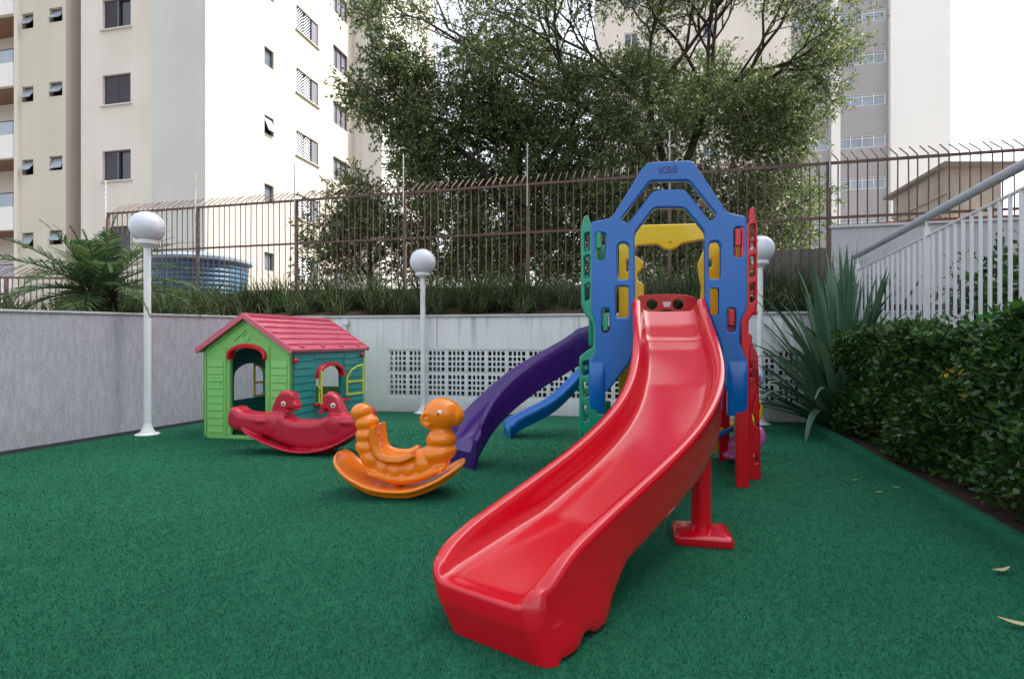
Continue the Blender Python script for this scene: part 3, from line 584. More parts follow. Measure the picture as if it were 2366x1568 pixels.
# bulging lower legs of the arch panel
def leg(mb, xa, xb, y0, y1, y2):
    ua = onplane(xa, (y0+y1)/2, OB)[0]; ub = onplane(xb, (y0+y1)/2, OB)[0]; z0 = onplane((xa+xb)/2, y0, OB)[1]; z1 = onplane((xa+xb)/2, y1, OB)[1]; z2 = onplane((xa+xb)/2, y2, OB)[1]
    rr = []
    for z, f, ch in ((z0, .004, .0), (z0-.05, -.010, .008), (z0-.12, -.018, .012), (z1, -.020, .012), (z2, .010, .004)):
        rr.append([OB+U*ua+V*.05+Z*z, OB+U*ua+V*(f+ch)+Z*z, OB+U*(ua+.02)+V*f+Z*z, OB+U*(ub-.02)+V*f+Z*z, OB+U*ub+V*(f+ch)+Z*z, OB+U*ub+V*.05+Z*z])
    mb.loft(rr, True, True)
for a in ((1361, 1398, 832, 912, 955), (1681, 1728, 830, 912, 961)): mb = MB(); leg(mb, *a); mb.build('leg_cap', BLUE, arch, bevel=.007, segs=3)
cu = bpy.data.curves.new('t', 'FONT'); cu.body = 'KBS'; cu.size = .062; cu.extrude = .004; cu.bevel_depth = .001; cu.align_x = 'CENTER'
ob = bpy.data.objects.new('t', cu); COL.objects.link(ob); me = bpy.data.meshes.new_from_object(ob.evaluated_get(bpy.context.evaluated_depsgraph_get())); bpy.data.objects.remove(ob)
u_, z_ = onplane(1543, 399, OB); mb = MB(); mb.add([OB+U*(u_+v.co.x*1.25)+Z*(z_+v.co.y)-V*(.001+v.co.z) for v in me.vertices], [tuple(p.vertices) for p in me.polygons])
mb.build('embossed_letters', plastic('shaded_blue_plastic', (.006, .05, .30)), arch)  # same blue as the panel, darkened to paint the shade of the relief
# green side panel
def side(name, outl, hls, mt, thick=.085, offs=(.004, .86), wall=None):
    O2 = [px(outl, OB)]; root = None
    for k, of in enumerate(offs):
        oo = Vector(OB)+V*of
        pm = fillet(px(outl, OB), .014, 3); hh = [fillet(px(h, OB), .01, 2) for h in hls]
        p_ = panel(name if k == 0 else 'rear_post', pm, hh, thick, .010, oo, mt, ps if k == 0 else root)
        if k == 0: root = p_
    return root
gout = [(1349, 498), (1358, 496), (1366, 520), (1380, 520), (1380, 955), (1396, 957), (1398, 1104), (1337, 1104), (1338, 824), (1353, 812), (1371, 800), (1369, 748), (1349, 722), (1342, 702), (1342, 524)]
gh = [[(1350, 540), (1362, 535), (1362, 578), (1350, 582)], [(1350, 592), (1362, 588), (1362, 640), (1350, 644)], [(1351, 657), (1362, 653), (1362, 690), (1351, 698)],
      [(1346, 836), (1360, 832), (1360, 866), (1346, 868)], [(1346, 880), (1357, 884), (1360, 915), (1350, 918)], [(1347, 935), (1356, 938), (1360, 970), (1350, 974)], [(1345, 1000), (1356, 1000), (1356, 1060), (1345, 1060)]]
gp = side('side_panel', gout, gh, GREEN)
mb = MB()
for x, y0, y1 in ((1384, 537, 574), (1399, 724, 764)):
    u_, za_ = onplane(x, y0, OB); _, zb_ = onplane(x, y1, OB); mb = MB(); mb.box(OB+U*u_+V*.03+Z*(za_+zb_)/2, (.030, .09, za_-zb_), (U, V, Z)); mb.build('lock_tab', GREEN, gp, bevel=.005)
uo = onplane(1348, 700, OB)[0]
def sidewall(uu, sgn, root, mt):
    mb = MB(); Oq = OB+U*uu
    outl = fillet([(.08, .95), (.86, .95), (.86, 1.80), (.80, 1.86), (.16, 1.86), (.08, 1.80)], .04, 3)
    hh = [fillet([(.22, 1.25), (.42, 1.25), (.42, 1.72), (.22, 1.72)], .05, 4), fillet([(.52, 1.25), (.72, 1.25), (.72, 1.72), (.52, 1.72)], .05, 4)]
    return panel('side_wall', outl, hh, .03, .008, Oq, mt, root, D=V)
sidewall(uo+.06, 1, gp, GREEN)
mb = MB()
for z in (1.28, 1.46, 1.66): 
    mb.box(OB+U*(uo+.005)+V*.45+Z*z, (.06, .82, .03), (U, V, Z))
for i in range(5): mb.box(OB+U*(onplane(1345, 900, OB)[0]+.02)+V*.45+Z*(.12+.17*i), (.05, .82, .035), (U, V, Z))
mb.build('ledge', GREEN, gp, bevel=.008)
# red side panel
rout = [(1733, 482), (1738, 477), (1744, 480), (1748, 505), (1751, 522), (1751, 702), (1747, 719), (1731, 739), (1730, 769), (1739, 774), (1738, 794), (1734, 812), (1734, 962), (1732, 1129), (1703, 1129), (1700, 962), (1712, 905), (1712, 520), (1730, 515)]
rh = [[(1734, 520), (1746, 516), (1746, 572), (1734, 578)], [(1734, 592), (1746, 588), (1746, 636), (1734, 642)], [(1734, 656), (1746, 652), (1746, 694), (1734, 700)]]
rp = side('side_panel', rout, rh, RED)
mb = MB()
for x, y0, y1 in ((1705, 529, 568), (1690, 716, 752)):
    u_, za_ = onplane(x, y0, OB); _, zb_ = onplane(x, y1, OB); mb = MB(); mb.box(OB+U*u_+V*.03+Z*(za_+zb_)/2, (.036, .09, za_-zb_), (U, V, Z)); mb.build('lock_tab', RED, rp, bevel=.005)
sidewall(onplane(1742, 600, OB)[0]-.05, 1, rp, RED)
mb = MB(); ur_ = onplane(1742, 600, OB)[0]
for z in (1.19, 1.33, 1.5, 1.68): mb.box(OB+U*(ur_+.004)+V*.45+Z*z, (.06, .82, .03), (U, V, Z))
mb.build('ledge', RED, rp, bevel=.008)
# climbing block on the lower right: set back and wider
OC = OB+V*.25
co_ = fillet(px([(1722, 792), (1739, 792), (1752, 822), (1754, 900), (1759, 1108), (1722, 1112)], OC), .012, 3)
chh = [px([(1735, 834), (1749, 834), (1749, 850), (1735, 850)], OC), px([(1735, 858), (1750, 858), (1750, 871), (1735, 871)], OC), fillet(px([(1737, 955), (1745, 960), (1751, 985), (1742, 985)], OC), .01, 3), fillet(px([(1739, 1045), (1746, 1047), (1752, 1068), (1744, 1070)], OC), .01, 3)]
cb = panel('climbing_block', co_, chh, .10, .010, OC, RED, rp)
mb = MB()
for (xa, ya, xb, yb) in ((1735, 950, 1749, 895), (1737, 1020, 1750, 968), (1739, 1040, 1751, 1010), (1736, 890, 1745, 872)):
    a = onplane(xa, ya, OC); b_ = onplane(xb, yb, OC); mb.tube([OC-V*.002+U*a[0]+Z*a[1], OC-V*.002+U*b_[0]+Z*b_[1]], .006, 6)
for i in range(4): mb.box(OC+U*(onplane(1745, 900, OC)[0])+V*.35+Z*(.12+.2*i), (.10, .55, .05), (U, V, Z))
mb.build('rib', RED, cb, smooth=True)
# yellow rear panel
OY = OB+V*.95; OY = Vector((OY.x, OY.y, 0))
yo = [(1430, 545), (1452, 520), (1640, 515), (1664, 545), (1664, 728), (1662, 1040), (1620, 1040), (1618, 735), (1617, 700), (1621, 664), (1616, 640), (1612, 610), (1620, 590), (1634, 558), (1627, 553), (1576, 562), (1561, 574), (1548, 578), (1533, 574), (1520, 564), (1470, 567), (1466, 590), (1478, 596), (1487, 606), (1484, 622), (1473, 630), (1473, 648), (1488, 656), (1488, 735), (1470, 1040), (1428, 1040), (1430, 728)]
yh = [[(1447, 600), (1455, 598), (1455, 624), (1447, 628)], [(1636, 600), (1646, 598), (1646, 616), (1636, 618)]]
yp = panel('rear_arch_panel', fillet(px(yo, OY), .02, 3), [fillet(px(h, OY), .008, 2) for h in yh], .07, .012, OY, YEL, ps)
mb = MB(); u_, z_ = onplane(1548, 557, OY); mb.ball(OY+U*u_+Z*z_-V*.006, (.012, .008, .012), 6); mb.build('screw_cap', YLIM, yp, smooth=True)
# red barrier with two round holes
OR = OB+V*.80
bo = fillet(px([(1474, 683), (1500, 680), (1540, 679), (1580, 680), (1608, 686), (1606, 724), (1592, 724), (1565, 719), (1548, 714), (1528, 716), (1508, 725), (1482, 725)], OR), .014, 3)
def circ(x, y, r, n=20): return [(x+r*math.cos(i*2*math.pi/n), y+r*math.sin(i*2*math.pi/n)) for i in range(n)]
bp_ = panel('barrier', bo, [px(circ(1506.5, 703, 12.5), OR), px(circ(1567, 703, 12.5), OR)], .04, .006, OR, RED, ps)
mb = MB(); q = [onplane(x, y, OR) for x, y in ((1531, 697), (1551, 697), (1547, 709), (1534, 709))]; mb.add([OR+U*a+Z*b_-V*.004 for a, b_ in q], [(0, 3, 2, 1)]); mb.build('painted_reflection', WHITE, bp_)  # white patch painted on as a light reflection on the barrier
# platform
mb = MB(); mb.box(OB-U*(WT/2-.02)+V*.48+Z*1.07, (WT-.12, .84, .07), (U, V, Z)); mb.build('platform', RED, ps, bevel=.01)
# ---- red slide
CP = np.array([[1.09, 1.021, 1.006, .869, .543, .138, -.091], [3.863, 3.503, 3.151, 2.817, 2.507, 2.211, 1.881], [1.288, 1.035, .789, .656, .515, .356, .248]])
def bez(t): return Vector([sum(math.comb(6, k)*t**k*(1-t)**(6-k)*CP[a][k] for k in range(7)) for a in range(3)])
def lerp(t, xs, ys): return float(np.interp(t, xs, ys))
def section(hw, H, dep, zb=None, sh=0):
    """half profile (lateral, drop) from outer bottom over the rim to the bed centre"""
    bot = -H if zb is None else zb
    return [(hw-.022, bot), (hw-.018, bot*.64), (hw-.013, bot*.61), (hw-.016, bot*.58), (hw-.008, bot*.35), (hw-.001, -.036), (hw+.001, -.020), (hw-.005, -.007), (hw-.019, 0), (hw-.038, 0.0), (hw-.052, -.007), (hw-.060, -.020), (hw-.068, -dep*.55), (hw-.076, -dep*.80), (hw-.090, -dep*.95), (hw-.112, -dep-.001), (hw*.35, -dep-.002), (0, -dep-.003)]
sl_rows = []; N_ = 90
for i in range(N_+1):
    t = i/N_; c = bez(t); d = (bez(min(1, t+.01))-bez(max(0, t-.01))); d.z = 0; d.normalize(); rt = Vector((-d.y, d.x, 0))   # image right
    hw = .247+.018*min(1, t/.3)-.008*max(0, (t-.6)/.4)
    dep = lerp(t, [0, .06, .14, .3, .80, 1], [.085, .09, .115, .135, .135, .078]); H = lerp(t, [0, .1, .3, .8, 1], [.24, .30, .30, .24, .24])
    dep += .010*math.exp(-((t-.13)/.012)**2)*-1
    gnd = -c.z
    foot = lerp(t, [0, .80, .845, .862, .875, .905, .914, .926, .936, .948, 1], [0, 0, .45, .96, 1, 1, .62, .55, .60, 1, 1])
    bot = -H*(1-foot)+gnd*foot; bot = max(bot, gnd+.001)
    sec = section(hw, H, dep, bot)
    shf = .080*lerp(t, [0, .65, .95, 1], [0, 0, 1, 1]); sk2 = lambda z: rt*(shf*(min(1, max(0, -z)/c.z))**1.4)
    rd = .030*max(0, (t-.91)/.09)**2; xr = max(0, (t-.955)/.045); kr = 1-.09*(1-math.sqrt(max(0, 1-xr*xr*.97))); sec = [(s_*kr, z_-rd*max(0, 1+z_/dep)) for s_, z_ in sec]
    pts = [c+rt*s+Z*z+sk2(z) for s, z in sec]; pts2 = [c-rt*s+Z*z+sk2(z) for s, z in sec[:-1]][::-1]
    inner = [(hw-.045, bot), (hw-.06, min(-dep-.03, 0)), (-hw+.06, -dep-.03), (-hw+.045, bot)]
    sl_rows.append((pts+pts2+[c-rt*s+Z*z for s, z in inner[::-1][::1]][:0], [c+rt*(a*kr)+Z*b_+sk2(b_) for a, b_ in inner], c, d, rt, hw, dep))
mb = MB()
mb.loft([r[0] for r in sl_rows], False, False)
mb.loft([r[1] for r in sl_rows], False, False)
mb.loft([[r[0][0], r[1][0]] for r in sl_rows], False, False); mb.loft([[r[1][-1], r[0][-1]] for r in sl_rows], False, False)
# nose: rims roll down to the lip, then the front wall drops to the turf
last, _, c, d, rt, hw, dep = sl_rows[-1]; rows = [last]; n0 = len(last); E_ = .065; sf = lambda z: .080*(min(1, max(0, c.z-z)/c.z))**1.4
def q2(p): return max(0, abs((p-c).dot(rt)-sf(p.z))-(hw*.925-.07))/.07
for k in range(1, 8):
    a = k/7*math.pi/2; e = E_*math.sin(a); row = []
    for j, p in enumerate(last):
        z = p.z; zl = c.z-dep-.010*(k/7)**2
        if z > zl: z = zl+(z-zl)*(math.cos(a) if k < 7 else 0.0)
        elif k > 0 and z > c.z-dep-.02: z = min(z, zl)
        q = min(1.0, q2(p)); row.append(Vector((p.x, p.y, z))+rt*(sf(z)-sf(p.z))+d*(e*math.sqrt(max(0, 1-q*q*.98))*(1 if j not in (0, 1, 2, 3, 4, n0-1, n0-2, n0-3, n0-4, n0-5) else .0)))
    rows.append(row)
end = rows[-1]; mb.loft(rows, False, False)
i0 = 5; colsR = end[i0:n0-i0]; m0 = len(colsR); zt_ = end[i0].z; fr = [colsR]
for r_ in range(1, i0+1):
    eR, eL = end[i0-r_], end[n0-1-i0+r_]; f = (zt_-eR.z)/zt_ if r_ < i0 else 1.0; row = []
    for jj, p in enumerate(colsR):
        if jj == 0: row.append(eR.copy()); continue
        if jj == m0-1: row.append(eL.copy()); continue
        u_ = jj/(m0-1); base = Vector((p.x, p.y, p.z*(1-f)+.001*f)); off = (.016*math.sin(min(1, f*2.2)*math.pi/2)-.030*f+(.004 if r_ == 2 else 0))*(1-min(1, q2(p))**2)
        sr = (p-c).dot(rt)-sf(p.z); row.append(base+d*off+rt*(sf(base.z)-sf(p.z)-sr*.10*f))
    fr.append(row)
mb.loft(fr, False, False)
so_ = mb.build('slide', RED, ps, smooth=True, angle=180)
import bmesh
bm_ = bmesh.new(); bm_.from_mesh(so_.data); bmesh.ops.remove_doubles(bm_, verts=bm_.verts, dist=.0006); bmesh.ops.recalc_face_normals(bm_, faces=bm_.faces); bm_.to_mesh(so_.data); bm_.free()
ss = so_.modifiers.new('sub', 'SUBSURF'); ss.levels = 1; ss.render_levels = 1
# support post of the slide
mb = MB(); mb.lathe([(.049, .03), (.049, .56)], (.955, 2.80, 0), 24); po = mb.build('support_post', RED, so_, smooth=True)
mb = MB(); pc = Vector((.955, 2.79, 0)); r_ = []
for h, z in ((.135, .001), (.14, .010), (.138, .040), (.125, .052), (.06, .066)): r_.append([pc+U*h*a+V*h*b_*.9+Z*z for a, b_ in ((-1, -.82), (-.9, -1), (.9, -1), (1, -.82), (1, .82), (.9, 1), (-.9, 1), (-1, .82))])
mb.loft(r_, True, True); mb.build('foot_plate', RED, po, bevel=.004)
# ---- other slides
def chute(name, pts, hw, H, dep, mt, feet=True, lipped=True):
    pts = [Vector(p) for p in pts]; rows = []; n = len(pts); inn = []
    for i, c in enumerate(pts):
        d = pts[min(n-1, i+1)]-pts[max(0, i-1)]; d.z = 0; d.normalize(); rt = Vector((-d.y, d.x, 0)); t = i/(n-1)
        bot = -H; 
        if feet and t > .80: bot = -H+(-c.z+H)*min(1, (t-.80)/.1)
        bot = max(bot, -c.z+.001) if c.z > .02 else -c.z
        sec = [(hw-.05, bot), (hw-.042, bot*.85), (hw-.022, bot*.62), (hw-.006, bot*.38), (hw, -.045), (hw-.002, -.02), (hw-.010, -.005), (hw-.024, 0), (hw-.038, -.006), (hw-.046, -.02), (hw-.056, -dep*.7), (hw-.07, -dep*.92), (hw-.095, -dep), (hw*.3, -dep), (0, -dep)]
        rows.append([c+rt*s+Z*max(z, .002-c.z) for s, z in sec]+[c-rt*s+Z*z for s, z in sec[:-1]][::-1]); inn.append([c+rt*(hw-.07)+Z*bot, c+rt*(hw-.08)+Z*(-dep-.02), c-rt*(hw-.08)+Z*(-dep-.02), c-rt*(hw-.07)+Z*bot])
    mb = MB(); mb.loft(rows, False, False); mb.loft(inn, False, False); mb.loft([[a[0], b_[0]] for a, b_ in zip(rows, inn)], False, False); mb.loft([[b_[-1], a[-1]] for a, b_ in zip(rows, inn)], False, False)
    e = rows[-1]; mb.loft([e, [Vector((p.x, p.y, .003)) for p in e]], False, False)
    return mb.build(name, mt, ps, smooth=True, angle=60)
def spl(ks, n=40):
    ks = [Vector(k) for k in ks]; ks = [ks[0]*2-ks[1]]+ks+[ks[-1]*2-ks[-2]]; out = []; m_ = len(ks)-3
    for i in range(n+1):
        x = i/n*m_; j = min(int(x), m_-1); t = x-j; a, b_, c, d = ks[j:j+4]
        out.append(.5*((2*b_)+(c-a)*t+(2*a-5*b_+4*c-d)*t*t+(3*b_-a-3*c+d)*t**3))
    return out
w2 = .16
chute('purple_slide', spl([P(1385, 747, 4.50), P(1357, 756, 4.52), P(1330, 768, 4.55), P(1290, 790, 4.57), P(1230, 826, 4.58), P(1172, 868, 4.56), P(1122, 918, 4.52), P(1085, 968, 4.46), P(1064, 1008, 4.40)]), .20, .29, .11, PURP, feet=False)
chute('blue_slide', spl([P(1395, 812, 5.9), P(1345, 848, 5.9), P(1310, 885, 5.88), P(1270, 920, 5.85), P(1225, 944, 5.82), P(1190, 962, 5.8), P(1172, 976, 5.78)]), .15, .15, .07, BLUE)
# climbing shell bits behind the tower
mb = MB(); q = P(1750, 873, 4.95); mb.ball(q, (.06, .06, .07), 10); mb.tube([q, Vector((OB.x+.18, OB.y+.86, q.z)), Vector((OB.x+.10, OB.y+.88, q.z-.05))], [.05, .04, .04], 10); mb.build('tunnel_knob', LBLUE, ps, smooth=True)
mb = MB(); a = P(1742, 912, 4.9); a2_ = P(1748, 968, 4.9); mb.tube([a, a*.5+a2_*.5+Vector((.02, 0, 0)), a2_], [.02, .045, .04], 12); mb.tube([a2_, Vector((OB.x+.20, OB.y+.88, a2_.z-.03)), Vector((OB.x+.10, OB.y+.88, a2_.z-.06))], [.035, .04, .04], 10); mb.tube([a2_+Z*.02, Vector((a2_.x-.10, a2_.y+.05, .0))], [.035, .04], 10); mb.build('rear_step', YEL, ps, smooth=True)
pk = P(1738, 1050, 4.6); 
tt = thing('pink_toy', (pk.x, pk.y, 0), 'pink plastic toy peeking out from behind the red leg of the play tower', 'toy')
mb = MB(); mb.ball((pk.x-.08, pk.y, .13), (.13, .10, .10), 12); mb.ball((pk.x+.055, pk.y, .20), (.055, .06, .09), 12); mb.ball((pk.x-.10, pk.y, .05), (.15, .13, .05), 12); mb.build('toy_body', PINK, tt, smooth=True, remesh=.012, smoothit=4)
mb = MB(); mb.tube([(pk.x-.10, pk.y, .30), (pk.x-.28, pk.y-.02, .22), (pk.x-.40, pk.y-.02, .20)], [.02, .025, .02], 10); mb.build('toy_handle', BLUE, tt, smooth=True)

# ================================================================== PLAYHOUSE
HO = Vector((-3.175, 5.70, 0)); HW, HD, EZ, PZ = 1.03, 1.45, .905, 1.235
ph = thing('playhouse', HO+U*HW/2+V*HD/2, 'small plastic playhouse with lime green front, teal side and pinkish red roof', 'playhouse')
def hp(u, v, z): return HO+U*u+V*v+Z*z
def fx(x, y): return onplane(x, y, HO)
th = .045
def cc(pts): return [((700+x/2.529)/1.623, (1130+y/2.529)/1.623) for x, y in pts]
dl, dr = fx(*cc([(408, 900)])[0])[0], fx(*cc([(745, 900)])[0])[0]; dm = (dl+dr)/2; dwid = (dr-dl)/2; dspring = fx(*cc([(575, 520)])[0])[1]; dtop = fx(*cc([(575, 415)])[0])[1]
def archpts(cu_, hw_, zs, zt, n=12): return [(cu_+hw_*math.cos(math.pi*i/n), zs+(zt-zs)*math.sin(math.pi*i/n)) for i in range(n+1)]
gable = [(0, 0), (HW, 0), (HW, EZ), (HW/2, PZ), (0, EZ)]
door = [(dr, .035), ]+archpts(dm, dwid, dspring, dtop)+[(dl, .035)]
fpn = panel('front_wall', gable, [door], th, .004, HO, LIME, ph)
def boards(mb, O, D, N, regs, step=.072):
    for (ua, ub, z0, z1) in regs:
        n = max(1, round((z1-z0)/step)); s_ = (z1-z0)/n
        for i in range(n):
            z = z0+s_*i; vs = [O+D*ua-N*.010+Z*(z+.004), O+D*ub-N*.010+Z*(z+.004), O+D*ub-N*.002+Z*(z+s_-.004), O+D*ua-N*.002+Z*(z+s_-.004), O+D*ua+N*.003+Z*z, O+D*ub+N*.003+Z*z, O+D*ub+N*.003+Z*(z+s_), O+D*ua+N*.003+Z*(z+s_)]
            mb.add(vs, [(0, 1, 2, 3), (0, 4, 5, 1), (2, 6, 7, 3), (1, 5, 6, 2), (0, 3, 7, 4)])
for g_ in ((.065, dl-.075, .06, .80), (dr+.075, HW-.055, .06, .80)): mb = MB(); boards(mb, HO, U, V, [g_]); mb.build('siding', LIME, fpn)
# raised frames and ornaments
mb = MB()
def strip(pts, r=.007, O=HO, D=U, N=V): mb.tube([O+D*a-N*.004+Z*b_ for a, b_ in pts], r, 6)
strip([(dl-.045, .02), (dl-.045, dspring+.1)], .012); strip([(dr+.045, .02), (dr+.045, dspring+.1)], .012)
strip([(.03, .02), (.03, EZ-.02), (HW/2, PZ-.04), (HW-.03, EZ-.02), (HW-.03, .02)], .011)
for cu_ in (.155, dr+.18): strip([(cu_-.05, .62), (cu_+.05, .62), (cu_+.05, .55), (cu_+.03, .52), (cu_-.03, .52), (cu_-.05, .55), (cu_-.05, .62)], .006); strip([(cu_-.03, .585), (cu_+.03, .585)], .005)
strip([(HW/2-.14, 1.0), (HW/2, 1.11), (HW/2+.14, 1.0)], .007); strip(circ(HW/2, 1.035, .035, 14)+[(HW/2+.035, 1.035)], .006)
strip([(.11, .17), (.14, .15), (.17, .17)], .005)
mb.build('raised_moulding', LIME, fpn, smooth=True)
mb = MB(); ap = [(dr+.02, dspring-.03)]+archpts(dm, dwid+.02, dspring, dtop+.02, 16)+[(dl-.02, dspring-.03)]; ap2 = [(dl+.012, dspring-.03)]+archpts(dm, dwid-.012, dspring, dtop-.03, 16)[::-1]+[(dr-.012, dspring-.03)]
panel('door_arch', ap+ap2, [], .09, .010, HO-V*.035, RED, fpn)
# right (teal) side wall
SO = HO+U*HW
def sx(x, y): return onplane(x, y, SO, V)
wl_, wr_ = sx(*cc([(1228, 800)])[0])[0], sx(*cc([(1470, 800)])[0])[0]; wz0 = sx(*cc([(1230, 960)])[0])[1]; wzs = sx(*cc([(1350, 700)])[0])[1]; wzt = sx(*cc([(1350, 590)])[0])[1]
wc_ = (wl_+wr_)/2; whw = (wr_-wl_)/2
win = [(wr_, wz0)]+archpts(wc_, whw, wzs, wzt)+[(wl_, wz0)]
def sidepan(name, O, outl, hl, mt, sg):
    p_ = panel(name, outl, hl, th, .004, O, mt, ph, D=V); return p_
rw = sidepan('side_wall', SO, [(.0, 0), (HD, 0), (HD, EZ), (.0, EZ)], [win], TEAL, 1)
mb = MB(); NB2 = -U

for g_ in ((.03, wl_-.05, .04, .86), (wr_+.05, HD-.04, .04, .86), (wl_-.04, wr_+.04, wzt+.06, .86), (wl_-.04, wr_+.04, .04, wz0-.04)): mb = MB(); boards(mb, SO+U*.0, V, -U, [g_]); mb.build('siding', TEAL, rw)
LO = HO+U*th; lo0 = onplane(*cc([(452, 800)])[0], LO, V)[0]; lo1 = onplane(*cc([(752, 800)])[0], LO, V)[0]; loz0 = onplane(*cc([(600, 915)])[0], LO, V)[1]; lozs = onplane(*cc([(460, 720)])[0], LO, V)[1]; lozt = onplane(*cc([(600, 585)])[0], LO, V)[1]
lw = sidepan('side_wall', HO+U*th, [(.0, 0), (HD, 0), (HD, EZ), (.0, EZ)], [[(lo1, loz0)]+archpts((lo0+lo1)/2, (lo1-lo0)/2, lozs, lozt)+[(lo0, loz0)]], TEAL, -1)
rwall = panel('rear_wall', gable, [[(HW/2+.2, .42)]+archpts(HW/2+.0, .2, .62, .78)+[(HW/2-.2, .42)]], th, .004, HO+V*HD, LIME, ph)
ap = [(wr_+.012, wzs-.02)]+archpts(wc_, whw+.012, wzs, wzt+.02, 16)+[(wl_-.012, wzs-.02)]; ap2 = [(wl_+.035, wzs-.02)]+archpts(wc_, whw-.035, wzs, wzt-.022, 16)[::-1]+[(wr_-.035, wzs-.02)]
panel('window_arch', ap+ap2, [], .07, .008, SO+U*.045, RED, rw, D=V)
mb = MB(); mb.box(SO+U*.04+V*wc_+Z*(wz0-.015), (.09, whw*2+.12, .025), (U, V, Z)); mb.build('window_sill', RED, rw, bevel=.006)
def shutter(O, D, w_, h, flip=False):
    n = 10; outl = [(0, 0), (w_, 0)]+[(w_*math.cos(math.pi/2*i/n), h*.42+(h*.58)*math.sin(math.pi/2*i/n)) for i in range(n+1)]
    hl = [[(.02, .02), (w_-.02, .02), (w_-.02, h*.40), (.02, h*.40)], [(.02, h*.40+.022)]+[(w_-.022-(w_-.042)*(1-math.cos(math.pi/2*i/n)), h*.40+.022+(h*.60-.045)*math.sin(math.pi/2*i/n)) for i in range(n+1)]]
    if flip: outl = [(w_-a, b_) for a, b_ in outl]; hl = [[(w_-a, b_) for a, b_ in h_] for h_ in hl]
    return outl, hl
sh = wzt-wz0-.05
ol, hl = shutter(None, None, whw, sh, flip=True)
D2 = (V*.93+U*.36).normalized(); panel('shutter', ol, hl, .018, .004, SO+U*.06+V*(wr_+.01)+Z*0, YLIM, rw, D=D2).location.z += wz0+.03
D3 = Vector((.42, -.90, 0)).normalized(); panel('shutter', ol, hl, .018, .004, SO+U*.03+V*(wl_-.01), YLIM, rw, D=D3).location.z += wz0
ol, hl = shutter(None, None, (lo1-lo0)/2-.01, lozt-loz0-.02); panel('shutter', ol, hl, .02, .004, LO+V*((lo0+lo1)/2)+U*.05, YEL, lw, D=V).location.z += loz0+.01
# roof
mb = MB(); ov = .045; sgl = PZ-EZ
for sg in (-1, 1):
    e0 = HO+U*(HW/2); sdir = (U*sg*(HW/2)+Z*(-(PZ-EZ))).normalized(); nrm = (U*sg*(PZ-EZ)+Z*(HW/2)).normalized(); L_ = math.hypot(HW/2, PZ-EZ)+ov
    nb = 6
    for i in range(nb):
        s0 = L_*i/nb; s1 = L_*(i+1)/nb; K = 14; top = []; 
        ra = []
        for k in range(K+1):
            v = -.05+(HD+.10)*k/K; wob = .004*math.sin(k*1.9+i*2.1)
            base = e0+V*v+Z*(PZ+.005)
            ra.append([base+sdir*s0+nrm*.006, base+sdir*(s1-.004+wob)+nrm*.026, base+sdir*(s1+wob)+nrm*.020, base+sdir*(s1+wob)-nrm*.012, base+sdir*s0-nrm*.012])
        mb.loft(ra, True, True)
    for k in (0, 1): 
        v = -.062 if k == 0 else HD+.045
        mb.box(e0+V*(v+.008)+Z*(PZ+.008)+sdir*L_/2+nrm*.004, (L_+.01, .022, .05), (sdir, V, nrm))
    for i in range(4): mb.box(e0+V*(.15+.38*i)+Z*(PZ+.005)+sdir*(L_-.05)+nrm*.03, (.03, .06, .018), (sdir, V, nrm))
mb.box(HO+U*HW/2+V*HD/2+Z*(PZ+.024), (.05, HD+.11, .03), (U, V, Z))
rf = mb.build('roof', ROOF, ph, bevel=.003)
mb = MB()
for v, z in ((.03, .80), (HD-.06, .82)): mb = MB(); mb.ball(SO+U*.02+V*v+Z*z, (.022, .03, .03), 8); mb.build('corner_cap', HRED, rw, smooth=True)
mb = MB(); mb.box(HO+U*HW/2+V*HD/2+Z*.012, (HW-.06, HD-.06, .015), (U, V, Z)); mb.build('house_floor', plastic('dark_green_plastic', (.01, .06, .03), .5), ph)

# ================================================================== ROCKERS
def prof(mb, pts, O, D, thick, r=.02, bv=None):
    vs, fs, me = panelmesh('t', fillet(pts, r, 4), [], thick, bv or min(thick*.35, .05), O, D); bpy.data.meshes.remove(me)
    mb.add(vs, fs)
# red double horse
OH = P(690, 786, 4.95); OH.z = 0; DH = (U*1.0+V*.10).normalized(); NH = Vector((-DH.y, DH.x, 0))
hr = thing('double_rocking_horse', OH, 'red double seat rocking horse with two facing horse heads, in front of the playhouse', 'rocking toy')
def cch(p): return [onplane(x, y, OH, DH) for x, y in cc(p)]
mb = MB()
body = cch([(440, 1160), (436, 1090), (455, 1010), (492, 985), (530, 1000), (580, 1040), (700, 1052), (820, 1050), (900, 1045), (960, 1055), (1000, 1095), (1060, 1118), (1200, 1120), (1290, 1112), (1340, 1080), (1400, 1060), (1500, 1062), (1600, 1072), (1690, 1062), (1725, 1015), (1770, 1020), (1782, 1070), (1740, 1150), (1640, 1240), (1500, 1320), (1300, 1385), (1120, 1380), (960, 1335), (800, 1262), (640, 1225), (520, 1215)])
prof(mb, body, OH-NH*.11, DH, .22, .03)
h1 = cch([(830, 1060), (845, 980), (880, 900), (920, 858), (975, 848), (1030, 865), (1045, 905), (1042, 935), (1070, 975), (1065, 1005), (1035, 1015), (990, 1000), (968, 1030), (985, 1080)])
h2_ = cch([(1520, 1075), (1490, 1010), (1465, 950), (1440, 900), (1405, 872), (1360, 865), (1320, 880), (1312, 910), (1322, 940), (1285, 978), (1288, 1010), (1320, 1022), (1360, 1015), (1372, 1045), (1350, 1090)])
prof(mb, h1, OH-NH*.06, DH, .12, .012, .012); prof(mb, h2_, OH-NH*.06, DH, .12, .012, .012)
prof(mb, cch([(860, 930), (900, 850), (960, 838), (1010, 850), (960, 870), (900, 905), (870, 960)]), OH-NH*.03, DH, .06, .01, .006)
